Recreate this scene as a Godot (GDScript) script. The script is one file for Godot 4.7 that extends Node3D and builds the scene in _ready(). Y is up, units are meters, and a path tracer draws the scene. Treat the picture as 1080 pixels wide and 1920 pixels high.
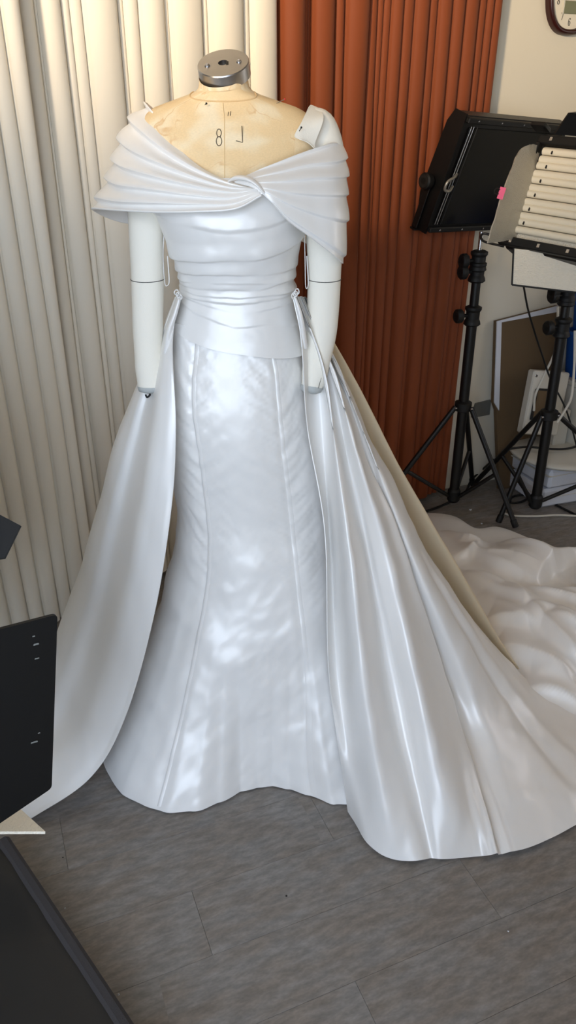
extends Node3D
# A wedding gown on a dress form in a photo studio. Metres, y up; the eye is at the origin of x and z.

const FOCAL := 1400.0          # pixels of a 1080 x 1920 frame
const PITCH := 27.0
const EYE := Vector3(0, 1.45, 0)
const WALL_AT := Vector3(0.66, 0, -3.06)      # a point at the foot of the back wall
const WALL_TURN := 22.3                       # the back wall runs obliquely
var W := Vector3(cos(deg_to_rad(WALL_TURN)), 0, -sin(deg_to_rad(WALL_TURN)))   # along the back wall
var N := Vector3(sin(deg_to_rad(WALL_TURN)), 0, cos(deg_to_rad(WALL_TURN)))    # out of the back wall
const ROOM_T := 3.2                           # depth of the room in front of the back wall
const ADDED_LAMP := Vector3(-1.25, 2.25, 0.55)
const ADDED_LAMP_AIM := Vector3(0.1, 2.55, -2.7)
var M := {}
var used := {}

# ------------------------------------------------------------------ points measured from the photograph
func ray(px: float, py: float) -> Vector3:
	var a := deg_to_rad(PITCH)
	var y := (960.0 - py) / FOCAL
	return Vector3((px - 540.0) / FOCAL, -sin(a) + y * cos(a), -cos(a) - y * sin(a))

func at(px: float, py: float, d: float) -> Vector3:      # at distance d in front of the eye
	var r := ray(px, py)
	return EYE + r * (d / -r.z)

func fl(px: float, py: float, h := 0.0) -> Vector3:      # at height h over the floor
	var r := ray(px, py)
	return EYE + r * ((h - EYE.y) / r.y)

func onwall(px: float, py: float, t := 0.0) -> Vector3:  # on the back wall, t in front of it
	var r := ray(px, py)
	return EYE + r * ((WALL_AT + N * t - EYE).dot(N) / r.dot(N))

func p3(v: Vector3) -> Vector3:                          # z > 1: a distance; else a height
	return at(v.x, v.y, v.z) if v.z > 1.0 else fl(v.x, v.y, v.z)

func room(s: float, y: float, t: float) -> Vector3:      # along the back wall, up, out of it
	return WALL_AT + W * s + N * t + Vector3(0, y, 0)

# ------------------------------------------------------------------ objects
func numbered(called: String) -> String:
	if not used.has(called):
		used[called] = 0
		return called
	used[called] += 1
	return "%s_%03d" % [called, used[called]]

func thing(called: String, label: String, category: String, where := Transform3D(), group := "") -> Node3D:
	var o := Node3D.new()
	o.name = numbered(called)
	add_child(o)
	o.transform = where
	o.set_meta("label", label)
	o.set_meta("category", category)
	if group: o.set_meta("group", group)
	return o

func base(p: Vector3) -> Transform3D:
	return Transform3D(Basis(), p)

func put(called: String, mesh: Mesh, m: Material, parent: Node3D, xf := Transform3D()) -> MeshInstance3D:
	var o := MeshInstance3D.new()
	o.name = called
	o.mesh = mesh
	o.material_override = m
	o.cast_shadow = GeometryInstance3D.SHADOW_CASTING_SETTING_ON
	parent.add_child(o, true)
	o.transform = xf
	return o

func wput(called: String, mesh: Mesh, m: Material, parent: Node3D) -> MeshInstance3D:   # a mesh given in world axes
	var up := parent.transform
	var q := parent.get_parent()
	while q != self and q is Node3D:
		up = (q as Node3D).transform * up
		q = q.get_parent()
	return put(called, mesh, m, parent, up.affine_inverse())

func single(called: String, mesh: Mesh, m: Material, label: String, category: String, group := "") -> MeshInstance3D:
	var o := put(numbered(called), mesh, m, self)
	o.set_meta("label", label)
	o.set_meta("category", category)
	if group: o.set_meta("group", group)
	return o

func struct(called: String, mesh: Mesh, m: Material, label: String, category: String) -> MeshInstance3D:
	var o := single(called, mesh, m, label, category)
	o.set_meta("kind", "structure")
	return o

# ------------------------------------------------------------------ shapes
func cr(a: Vector3, b: Vector3, c: Vector3, d: Vector3, t: float) -> Vector3:
	return 0.5 * (2.0 * b + (c - a) * t + (2.0 * a - 5.0 * b + 4.0 * c - d) * t * t + (3.0 * b - a - 3.0 * c + d) * t * t * t)

func spline(p: Array, u: float) -> Vector3:      # through all points, u in 0..1
	var n := p.size() - 1
	var x := clampf(u, 0, 1) * n
	var i := mini(int(x), n - 1)
	var a: Vector3 = p[i - 1] if i > 0 else 2.0 * p[0] - p[1]
	var d: Vector3 = p[i + 2] if i + 2 <= n else 2.0 * p[n] - p[n - 1]
	return cr(a, p[i], p[i + 1], d, x - i)

func resample(p: Array, n: int) -> Array:
	var out := []
	for i in n + 1: out.append(spline(p, float(i) / n))
	return out

func loft(cols: Array, nu: int, nv: int) -> Array:     # cols[i] = control points down one fold line; gives rows P[v][u]
	var rows := []
	for j in nv + 1:
		var r := []
		for c in cols: r.append(spline(c, float(j) / nv))
		var line := PackedVector3Array()
		for i in nu + 1: line.append(spline(r, float(i) / nu))
		rows.append(line)
	return rows

func normals(P: Array, wrap := false) -> Array:
	var out := []
	var nj := P.size()
	var ni: int = P[0].size()
	for j in nj:
		var up: PackedVector3Array = P[maxi(j - 1, 0)]
		var dn: PackedVector3Array = P[mini(j + 1, nj - 1)]
		var me: PackedVector3Array = P[j]
		var line := PackedVector3Array()
		for i in ni:
			var l := i - 1
			var r := i + 1
			if wrap:
				if l < 0: l = ni - 2
				if r > ni - 1: r = 1
			else:
				l = maxi(l, 0)
				r = mini(r, ni - 1)
			var n := (dn[i] - up[i]).cross(me[r] - me[l])
			line.append(n.normalized() if n.length() > 1e-12 else Vector3.UP)
		out.append(line)
	return out

func shift(P: Array, f: Callable, wrap := false) -> Array:   # moves along the normal by f(u, v, point)
	var nn := normals(P, wrap)
	var out := []
	for j in P.size():
		var line := PackedVector3Array()
		var n: int = P[j].size()
		for i in n:
			line.append(P[j][i] + nn[j][i] * float(f.call(float(i) / (n - 1), float(j) / (P.size() - 1), P[j][i])))
		out.append(line)
	return out

func skin(P: Array, thick := 0.0, wrap := false, uvs := Vector2.ONE) -> ArrayMesh:
	var nn := normals(P, wrap)
	var nj := P.size()
	var ni: int = P[0].size()
	var v := PackedVector3Array()
	var n := PackedVector3Array()
	var uv := PackedVector2Array()
	var ix := PackedInt32Array()
	var layers := 2 if thick != 0.0 else 1
	for k in layers:
		for j in nj:
			for i in ni:
				v.append(P[j][i] - nn[j][i] * (thick * k))
				n.append(nn[j][i] if k == 0 else -nn[j][i])
				uv.append(Vector2(float(i) / (ni - 1) * uvs.x, float(j) / (nj - 1) * uvs.y))
	for k in layers:
		var o := k * ni * nj
		for j in nj - 1:
			for i in ni - 1:
				var a := o + j * ni + i
				if k == 0: ix.append_array([a, a + 1, a + ni, a + 1, a + ni + 1, a + ni])
				else: ix.append_array([a, a + ni, a + 1, a + 1, a + ni, a + ni + 1])
	if layers == 2:
		var rim := []
		for i in ni: rim.append(i)
		for j in range(1, nj): rim.append(j * ni + ni - 1)
		for i in range(ni - 2, -1, -1): rim.append((nj - 1) * ni + i)
		for j in range(nj - 2, 0, -1): rim.append(j * ni)
		for q in rim.size():
			var a: int = rim[q]
			var b: int = rim[(q + 1) % rim.size()]
			var s := v.size()
			var fn := (v[b] - v[a]).cross(v[a + ni * nj] - v[a]).normalized()
			for w in [a, b, b + ni * nj, a + ni * nj]:
				v.append(v[w]); n.append(fn); uv.append(uv[w])
			ix.append_array([s, s + 2, s + 1, s, s + 3, s + 2])
	var arr := []
	arr.resize(Mesh.ARRAY_MAX)
	arr[Mesh.ARRAY_VERTEX] = v
	arr[Mesh.ARRAY_NORMAL] = n
	arr[Mesh.ARRAY_TEX_UV] = uv
	arr[Mesh.ARRAY_INDEX] = ix
	var m := ArrayMesh.new()
	m.add_surface_from_arrays(Mesh.PRIMITIVE_TRIANGLES, arr)
	return m

func join(list: Array) -> ArrayMesh:
	var st := SurfaceTool.new()
	st.begin(Mesh.PRIMITIVE_TRIANGLES)
	for e in list:
		if e is Array: st.append_from(e[0], 0, e[1])
		else: st.append_from(e, 0, Transform3D())
	return st.commit()

func tube(path: Array, radius, sides := 12, squash := 1.0) -> ArrayMesh:   # closed round ends; radius a number or one per point
	var P := []
	var n := path.size()
	var side := Vector3.ZERO
	for i in n:
		var d: Vector3 = (path[mini(i + 1, n - 1)] - path[maxi(i - 1, 0)]).normalized()
		if side == Vector3.ZERO: side = d.cross(Vector3.UP if absf(d.y) < 0.9 else Vector3.RIGHT)
		side = (side - d * side.dot(d)).normalized()
		var q := d.cross(side)
		var r: float = radius[i] if radius is Array or radius is PackedFloat32Array else radius
		var rings := [[0.0, r]]
		if i == 0: rings = [[0.0, 0.0], [0.0, r * 0.9], [r * 0.1, r]]
		elif i == n - 1: rings = [[-r * 0.1, r], [0.0, r * 0.9], [0.0, 0.0]]
		for g in rings:
			var line := PackedVector3Array()
			for k in sides + 1:
				var a := TAU * k / sides
				line.append(path[i] + d * g[0] + (side * cos(a) + q * sin(a) * squash) * g[1])
			P.append(line)
	return skin(P, 0.0, true)

func rod(a: Vector3, b: Vector3, r: float, sides := 12) -> ArrayMesh:
	return tube([a, b], r, sides)

func wire(points: Array, r: float, n := 40, sides := 8) -> ArrayMesh:
	return tube(resample(points, n), r, sides)

func lathe(profile: Array, sides := 32, xf := Transform3D()) -> ArrayMesh:   # profile of Vector2(radius, height), axis y
	var P := []
	for q in profile:
		var line := PackedVector3Array()
		for k in sides + 1:
			var a := TAU * k / sides
			line.append(xf * Vector3(q.x * cos(a), q.y, q.x * sin(a)))
		P.append(line)
	return skin(P, 0.0, true)

func crisp(profile: Array, sides := 32, xf := Transform3D()) -> ArrayMesh:   # lathe whose corners stay sharp
	var list := []
	for i in profile.size() - 1: list.append(lathe([profile[i], profile[i + 1]], sides, xf))
	return join(list)

func block(size: Vector3, c := 0.003, xf := Transform3D()) -> ArrayMesh:    # a box with chamfered edges, centred
	var st := SurfaceTool.new()
	st.begin(Mesh.PRIMITIVE_TRIANGLES)
	var h := size / 2.0
	c = minf(c, minf(h.x, minf(h.y, h.z)) * 0.9)
	var face := func(q: Array):
		var mid := Vector3.ZERO
		for e in q: mid += e / q.size()
		var n: Vector3 = (q[1] - q[0]).cross(q[2] - q[0]).normalized()
		if n.dot(mid) < 0: n = -n
		else: q.reverse()
		for k in range(1, q.size() - 1):
			for e in [q[0], q[k], q[k + 1]]:
				st.set_normal((xf.basis * n).normalized())
				st.set_uv(Vector2(e.x + e.z * 0.37, e.y + e.z))
				st.add_vertex(xf * e)
	for ax in 3:
		var b := (ax + 1) % 3
		var d := (ax + 2) % 3
		for s in [-1.0, 1.0]:
			var q := []
			for k in [[-1, -1], [1, -1], [1, 1], [-1, 1]]:
				var e := Vector3.ZERO
				e[ax] = s * h[ax]; e[b] = k[0] * (h[b] - c); e[d] = k[1] * (h[d] - c)
				q.append(e)
			face.call(q)
			for s2 in [-1.0, 1.0]:      # the edge between faces ax and b
				var g := []
				for k in [[0, -1], [0, 1], [1, 1], [1, -1]]:
					var e := Vector3.ZERO
					e[ax] = s * (h[ax] - (c if k[0] else 0.0)); e[b] = s2 * (h[b] - (0.0 if k[0] else c)); e[d] = k[1] * (h[d] - c)
					g.append(e)
				face.call(g)
	for sx in [-1.0, 1.0]:
		for sy in [-1.0, 1.0]:
			for sz in [-1.0, 1.0]:
				face.call([Vector3(sx * h.x, sy * (h.y - c), sz * (h.z - c)), Vector3(sx * (h.x - c), sy * h.y, sz * (h.z - c)), Vector3(sx * (h.x - c), sy * (h.y - c), sz * h.z)])
	return st.commit()

func slab(poly: Array, off: Vector3, c := 0.0) -> ArrayMesh:     # a flat outline of points pushed along off
	var n := off.normalized()
	var x: Vector3 = (poly[1] - poly[0]).normalized()
	var y := n.cross(x)
	var flat := PackedVector2Array()
	for p in poly: flat.append(Vector2((p - poly[0]).dot(x), (p - poly[0]).dot(y)))
	var tri := Geometry2D.triangulate_polygon(flat)
	var st := SurfaceTool.new()
	st.begin(Mesh.PRIMITIVE_TRIANGLES)
	var cw := Geometry2D.is_polygon_clockwise(flat)
	for k in 2:
		for i in range(0, tri.size(), 3):
			var idx := [tri[i], tri[i + 1], tri[i + 2]]
			var nn: Vector3 = (poly[idx[1]] - poly[idx[0]]).cross(poly[idx[2]] - poly[idx[0]])
			if (nn.dot(n) > 0) == (k == 1): idx.reverse()
			for e in idx:
				st.set_normal(n if k == 1 else -n)
				st.set_uv(flat[e])
				st.add_vertex(poly[e] + off * k)
	for i in poly.size():
		var a: Vector3 = poly[i]
		var b: Vector3 = poly[(i + 1) % poly.size()]
		var nn := (b - a).cross(n).normalized() * (1.0 if not cw else -1.0)
		var q := [a, b, b + off, a + off]
		if cw: q.reverse()
		for k in [0, 2, 1, 0, 3, 2]:
			st.set_normal(nn)
			st.set_uv(Vector2.ZERO)
			st.add_vertex(q[k])
	return st.commit()

func frame3(o: Vector3, x: Vector3, down: Vector3) -> Transform3D:   # x across, y up, z out of the face
	var ax := (x - o).normalized()
	var ay := (o - down)
	ay = (ay - ax * ay.dot(ax)).normalized()
	return Transform3D(Basis(ax, ay, ax.cross(ay)), o)

func noise(freq: float, octaves := 3, seed_ := 1) -> FastNoiseLite:
	var n := FastNoiseLite.new()
	n.noise_type = FastNoiseLite.TYPE_SIMPLEX_SMOOTH
	n.frequency = freq
	n.fractal_octaves = octaves
	n.seed = seed_
	return n

func bumps(freq: float, strength: float, seed_ := 5, octaves := 3) -> NoiseTexture2D:
	var t := NoiseTexture2D.new()
	t.width = 512
	t.height = 512
	t.seamless = true
	t.noise = noise(freq, octaves, seed_)
	t.as_normal_map = true
	t.bump_strength = strength
	return t

func mat(c: Color, rough: float, metal := 0.0) -> StandardMaterial3D:
	var m := StandardMaterial3D.new()
	m.albedo_color = c
	m.roughness = rough
	m.metallic = metal
	m.cull_mode = BaseMaterial3D.CULL_DISABLED
	return m

func relief(m: StandardMaterial3D, t: Texture2D, scale_: float, strength := 1.0) -> StandardMaterial3D:
	m.normal_enabled = true
	m.normal_texture = t
	m.normal_scale = strength
	m.uv1_triplanar = true
	m.uv1_scale = Vector3.ONE * scale_
	return m

# ------------------------------------------------------------------ materials
func materials():
	M.satin = relief(mat(Color(0.935, 0.925, 0.91), 0.36, 0.06), bumps(0.02, 1.2, 3), 2.5, 0.16)
	M.satin.uv1_scale = Vector3(1.6, 11.0, 1.6)
	M.satin.metallic_specular = 0.6
	M.satin.rim_enabled = true
	M.satin.rim = 0.25
	M.warm_lit_fold = mat(Color(0.97, 0.94, 0.86), 0.6)  # same satin as the gown, warm light painted in as cream and backlight
	M.warm_lit_fold.backlight_enabled = true
	M.warm_lit_fold.backlight = Color(0.95, 0.90, 0.78)
	M.canvas = relief(mat(Color(0.95, 0.93, 0.88), 0.85), bumps(0.12, 4.0, 8), 9.0, 0.3)
	M.body = mat(Color.WHITE, 0.75)
	M.body.albedo_texture = stained()
	M.steel = relief(mat(Color(0.72, 0.72, 0.73), 0.3, 1.0), bumps(0.03, 1.0, 9), 12.0, 0.15)
	M.dark = mat(Color(0.09, 0.08, 0.07), 0.7)
	M.pencil = mat(Color(0.38, 0.37, 0.35), 0.9)
	M.ink = mat(Color(0.27, 0.22, 0.17), 0.9)
	M.white_cloth = relief(mat(Color(0.90, 0.87, 0.81), 0.8), bumps(0.03, 2.0, 4), 3.0, 0.15)
	M.rust_cloth = relief(mat(Color(0.51, 0.24, 0.085), 0.75), bumps(0.03, 2.0, 6), 3.0, 0.15)
	M.rust_cloth.rim_enabled = true
	M.rust_cloth.rim = 0.3
	M.wall = relief(mat(Color(0.89, 0.86, 0.79), 0.9), bumps(0.04, 2.0, 14), 2.0, 0.12)
	M.wall_dark = mat(Color(0.50, 0.46, 0.41), 0.9)
	M.ceiling = mat(Color(0.72, 0.69, 0.64), 0.95)
	M.slab = mat(Color(0.12, 0.115, 0.11), 0.9)
	M.black_metal = relief(mat(Color(0.035, 0.035, 0.037), 0.45), bumps(0.1, 2.0, 11), 6.0, 0.2)
	M.black_matte = mat(Color(0.02, 0.02, 0.021), 0.6)
	M.black_gloss = mat(Color(0.008, 0.008, 0.009), 0.25)
	M.chrome = mat(Color(0.75, 0.75, 0.76), 0.25, 1.0)
	M.foil = relief(mat(Color(0.78, 0.76, 0.71), 0.38, 0.5), bumps(0.09, 12.0, 12, 4), 7.0, 1.0)
	M.flap_white = relief(mat(Color(0.93, 0.89, 0.81), 0.5, 0.0), bumps(0.08, 9.0, 13, 2), 4.0, 0.55)
	M.tube = mat(Color(0.93, 0.89, 0.80), 0.3)
	M.pink = mat(Color(0.95, 0.36, 0.52), 0.35)
	M.brown = mat(Color(0.40, 0.32, 0.22), 0.85)
	M.white_plastic = mat(Color(0.82, 0.80, 0.75), 0.45)
	M.paper = mat(Color(0.84, 0.85, 0.88), 0.6)
	M.blue = mat(Color(0.03, 0.30, 0.62), 0.5)
	M.grey = mat(Color(0.42, 0.42, 0.40), 0.6)
	M.burgundy = mat(Color(0.20, 0.06, 0.05), 0.3)
	M.dial = mat(Color(0.90, 0.87, 0.80), 0.5)
	M.lcd = mat(Color(0.44, 0.45, 0.32), 0.35)
	M.leather = relief(mat(Color(0.105, 0.10, 0.095), 0.55), bumps(0.01, 2.5, 15), 2.0, 0.25)
	M.fuzz = relief(mat(Color(0.24, 0.225, 0.225), 1.0), bumps(0.2, 8.0, 16), 8.0, 1.0)
	M.red = mat(Color(0.75, 0.12, 0.12), 0.4)
	M.plank = mat(Color.WHITE, 0.5)
	M.plank.albedo_texture = stone_print()
	M.wood = mat(Color(0.5, 0.47, 0.44), 0.6)
	M.glass = mat(Color(0.9, 0.95, 1.0, 0.08), 0.02)
	M.glass.transparency = BaseMaterial3D.TRANSPARENCY_ALPHA

func stained() -> ImageTexture:      # old calico with tea-coloured tide marks
	var im := Image.create(512, 512, false, Image.FORMAT_RGB8)
	var a := noise(0.012, 3, 21)
	var b := noise(0.009, 4, 22)
	var c := noise(0.25, 2, 23)
	for y in 512:
		for x in 512:
			var m := a.get_noise_2d(x, y * 0.8) * 0.5 + 0.5
			var v := absf(b.get_noise_2d(x + 60.0 * m, y * 0.55))
			var vein := smoothstep(0.045, 0.0, v) * smoothstep(0.35, 0.6, m)
			var col := Color(0.915, 0.80, 0.615).lerp(Color(0.94, 0.87, 0.735), smoothstep(0.35, 0.75, m))
			col = col.lerp(Color(0.82, 0.64, 0.43), vein * 0.6)
			col = col * (1.0 + 0.03 * c.get_noise_2d(x, y))
			im.set_pixel(x, y, col)
	return ImageTexture.create_from_image(im)

func stone_print() -> ImageTexture:      # streaked grey vinyl print, streaks along u
	var im := Image.create(1024, 1024, false, Image.FORMAT_RGB8)
	var a := noise(0.012, 4, 31)
	var b := noise(0.03, 5, 32)
	var c := noise(0.18, 3, 33)
	for y in 1024:
		for x in 1024:
			var s := a.get_noise_2d(x * 0.35, y * 1.3)
			var f := b.get_noise_2d(x * 0.5, y * 1.8 + 12.0 * s)
			var g := c.get_noise_2d(x * 0.4, y)
			var col := Color(0.50, 0.485, 0.47).lerp(Color(0.485, 0.455, 0.425), clampf(0.5 + s * 1.4, 0, 1))
			col = col * (1.0 + 0.16 * f + 0.07 * g)
			var scratch := smoothstep(0.035, 0.0, absf(f - 0.12)) * smoothstep(-0.1, 0.3, g)
			col = col.lerp(Color(0.52, 0.50, 0.47), scratch * 0.35)
			im.set_pixel(x, y, col)
	return ImageTexture.create_from_image(im)

# ------------------------------------------------------------------ camera, daylight, exposure
func lights():
	var cam := Camera3D.new()
	cam.name = "camera"
	cam.keep_aspect = Camera3D.KEEP_HEIGHT
	cam.fov = rad_to_deg(2.0 * atan(960.0 / FOCAL))
	cam.near = 0.05
	add_child(cam)
	cam.position = EYE
	cam.rotation_degrees = Vector3(-PITCH, 0, 0)
	cam.current = true
	var env := Environment.new()
	env.tonemap_mode = Environment.TONE_MAPPER_LINEAR
	env.tonemap_exposure = 1.0
	env.background_mode = Environment.BG_SKY
	env.sdfgi_enabled = true
	env.ssao_enabled = true
	env.ssil_enabled = true
	var sky := Sky.new()
	var sm := ProceduralSkyMaterial.new()
	sm.sky_top_color = Color(0.35, 0.55, 0.9)
	sm.sky_horizon_color = Color(0.75, 0.85, 0.95)
	sm.ground_horizon_color = Color(0.6, 0.58, 0.54)
	sm.ground_bottom_color = Color(0.35, 0.33, 0.3)
	sky.sky_material = sm
	env.sky = sky
	var we := WorldEnvironment.new()
	we.name = "environment"
	we.environment = env
	add_child(we)
	# daylight through the window behind the photographer: one light the size of the opening, just inside it
	area("window_daylight", room(-2.7, 1.45, ROOM_T - 0.1), -N, Vector2(1.9, 1.9), Color(0.87, 0.93, 1.0), 6.4)
	area("side_window_daylight", room(1.62, 1.5, 1.75), -W, Vector2(1.3, 1.3), Color(1.0, 0.965, 0.91), 1.0)
	# an added warm spot, unseen high at the left, to warm the curtain tops
	var sp := SpotLight3D.new()
	sp.name = "added_spot_light"
	sp.light_color = Color(1.0, 0.89, 0.73)
	sp.light_energy = 16.0
	sp.light_size = 0.16
	sp.spot_range = 20.0
	sp.spot_attenuation = 2.0
	sp.spot_angle = 27.0
	sp.spot_angle_attenuation = 1.0
	sp.shadow_enabled = true
	add_child(sp)
	sp.look_at_from_position(ADDED_LAMP, ADDED_LAMP_AIM)

func area(called: String, p: Vector3, towards: Vector3, size: Vector2, c: Color, e: float):
	var l := AreaLight3D.new()
	l.name = called
	l.area_size = size
	l.area_normalize_energy = true
	l.light_color = c
	l.light_energy = e
	l.set("area_range", 20.0)
	l.set("area_attenuation", 2.0)
	l.shadow_enabled = true
	add_child(l)
	l.look_at_from_position(p, p + towards, Vector3.UP if absf(towards.y) < 0.9 else Vector3.BACK)

# ------------------------------------------------------------------ the room
func wallbox(s0: float, s1: float, y0: float, y1: float, t0: float, t1: float) -> ArrayMesh:
	var c := room((s0 + s1) / 2, (y0 + y1) / 2, (t0 + t1) / 2)
	return block(Vector3(s1 - s0, y1 - y0, t1 - t0), 0.001, Transform3D(Basis(W, Vector3.UP, N), c))

func build_room():
	var s0 := -4.4
	var s1 := 1.7
	var t1 := ROOM_T
	var top := 2.8
	var f := struct("floor", wallbox(s0, s1, -0.15, -0.006, 0, t1), M.slab, "grey streaked vinyl plank floor under the gown and the light stands", "floor")
	# planks in staggered rows along the back wall
	var variants := []
	var pl := 0.914
	var pw := 0.152
	for k in 6:
		var mesh := block(Vector3(pl - 0.0005, 0.006, pw - 0.0005), 0.0003)
		var md := MeshDataTool.new()
		md.create_from_surface(mesh, 0)
		for i in md.get_vertex_count():
			var v := md.get_vertex(i)
			md.set_vertex_uv(i, Vector2(v.x * 1.05 + 0.31 * k, v.z * 1.05 + 0.17 * k))
		var out := ArrayMesh.new()
		md.commit_to_surface(out)
		variants.append(out)
	var rng := RandomNumberGenerator.new()
	rng.seed = 4
	var row := 0
	var t := pw / 2 + 0.004
	while t < 2.5:
		var off := fmod(row * 0.37, 1.0) * pl
		var s := -2.75 - off
		while s < s1 - 0.02:
			var a := maxf(s, -2.75)
			var b := minf(s + pl, s1 - 0.006)
			if b - a > 0.05:
				var xf := Transform3D(Basis(W, Vector3.UP, N), room((a + b) / 2, -0.003, t))
				xf.basis = xf.basis * Basis.from_scale(Vector3((b - a) / pl, 1, 1))
				put("plank", variants[rng.randi() % 6], M.plank, f, xf)
			s += pl
		t += pw
		row += 1
	# the floor behind the eye
	put("vinyl_sheet", wallbox(s0, s1, -0.006, -0.0005, t - pw / 2, t1), M.plank, f)
	put("vinyl_sheet", wallbox(s0, -2.752, -0.006, -0.0005, 0, t - pw / 2), M.plank, f)
	struct("wall_back", wallbox(s0, s1, -0.15, top, -0.12, 0), M.wall, "cream painted back wall behind the rust curtain and studio lights", "wall")
	struct("wall_right", join([wallbox(s1, s1 + 0.12, -0.15, 0.85, -0.12, t1 + 0.12), wallbox(s1, s1 + 0.12, 2.15, top, -0.12, t1 + 0.12), wallbox(s1, s1 + 0.12, 0.85, 2.15, -0.12, 1.1), wallbox(s1, s1 + 0.12, 0.85, 2.15, 2.4, t1 + 0.12)]), M.wall, "cream painted wall with a window at the right end of the studio", "wall")
	var w2 := Node3D.new()
	w2.name = "window_2"
	add_child(w2)
	w2.set_meta("kind", "structure")
	w2.set_meta("label", "square white framed window in the right wall")
	w2.set_meta("category", "window")
	var fr2 := []
	for q in [1.13, 2.37]: fr2.append(wallbox(s1 + 0.03, s1 + 0.09, 0.85, 2.15, q - 0.03, q + 0.03))
	for y in [0.88, 2.12]: fr2.append(wallbox(s1 + 0.03, s1 + 0.09, y - 0.03, y + 0.03, 1.1, 2.4))
	put("frame", join(fr2), M.white_plastic, w2)
	put("pane", wallbox(s1 + 0.055, s1 + 0.06, 0.91, 2.09, 1.16, 2.34), M.glass, w2)
	struct("wall_left", wallbox(s0 - 0.12, s0, -0.15, top, -0.12, t1 + 0.12), M.wall_dark, "taupe painted wall at the left end of the studio", "wall")
	var l := []
	l.append(wallbox(s0, s1, -0.15, 0.5, t1, t1 + 0.12))
	l.append(wallbox(s0, s1, 2.4, top, t1, t1 + 0.12))
	l.append(wallbox(s0, -3.7, 0.5, 2.4, t1, t1 + 0.12))
	l.append(wallbox(-1.8, s1, 0.5, 2.4, t1, t1 + 0.12))
	struct("wall_front", join(l), M.wall, "cream painted wall with a wide window behind the photographer", "wall")
	struct("ceiling", wallbox(s0 - 0.12, s1 + 0.12, top, top + 0.12, -0.12, t1 + 0.12), M.ceiling, "plain off-white ceiling over the studio", "ceiling")
	var w := Node3D.new()
	w.name = "window_1"
	add_child(w)
	w.set_meta("kind", "structure")
	w.set_meta("label", "wide white framed window behind the photographer")
	w.set_meta("category", "window")
	var fr := []
	for s in [-3.67, -2.75, -1.83]: fr.append(wallbox(s - 0.03, s + 0.03, 0.5, 2.4, t1 + 0.03, t1 + 0.09))
	for y in [0.53, 2.37]: fr.append(wallbox(-3.7, -1.8, y - 0.03, y + 0.03, t1 + 0.03, t1 + 0.09))
	put("frame", join(fr), M.white_plastic, w)
	put("pane", wallbox(-3.64, -2.78, 0.56, 2.34, t1 + 0.055, t1 + 0.06), M.glass, w)
	put("pane", wallbox(-2.72, -1.86, 0.56, 2.34, t1 + 0.055, t1 + 0.06), M.glass, w)

func build_added_spot_lamp():  # lamp added out of view for the warm upper light
	var d := (ADDED_LAMP_AIM - ADDED_LAMP).normalized()
	var xf := Transform3D(Basis.looking_at(d), ADDED_LAMP - d * 0.012)
	var t := thing("added_spot_lamp", "added round spot lamp behind the photographer, put in to warm the curtain tops", "spot lamp", xf)
	var ax := Transform3D(Basis(Vector3.RIGHT, Vector3.FORWARD, Vector3.UP), Vector3.ZERO)     # y of the profile runs along the beam
	put("housing", crisp([Vector2(0, -0.20), Vector2(0.09, -0.20), Vector2(0.12, -0.16), Vector2(0.175, -0.005), Vector2(0.18, 0.0), Vector2(0.165, 0.0), Vector2(0.11, -0.15), Vector2(0, -0.15)], 40, ax), M.black_metal, t)
	var e := mat(Color(1, 0.9, 0.75), 0.5)
	e.emission_enabled = true
	e.emission = Color(1, 0.8, 0.55)
	e.emission_energy_multiplier = 1.0
	put("lamp_glass", lathe([Vector2(0, 0.002), Vector2(0.10, 0.0), Vector2(0.163, -0.006), Vector2(0.163, -0.012), Vector2(0, -0.012)], 40, ax), e, t)
	wput("ceiling_arm", rod(ADDED_LAMP - d * 0.12 + Vector3(0, 0.1, 0), Vector3(ADDED_LAMP.x - d.x * 0.12, 2.8, ADDED_LAMP.z - d.z * 0.12), 0.012), M.black_metal, t)

# ------------------------------------------------------------------ curtains
var track_a := Vector3(-0.80, 0, -2.15)
var track_b := Vector3(0.72, 0, -3.03)

func track_s(px: float, py: float, off := 0.0) -> float:    # metres along the curtain track of a pixel on the curtain
	var d := (track_b - track_a).normalized()
	var n := Vector3(-d.z, 0, d.x)
	var r := ray(px, py)
	var p := EYE + r * ((track_a + n * off - EYE).dot(n) / r.dot(n))
	return (p - track_a).dot(d)

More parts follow.
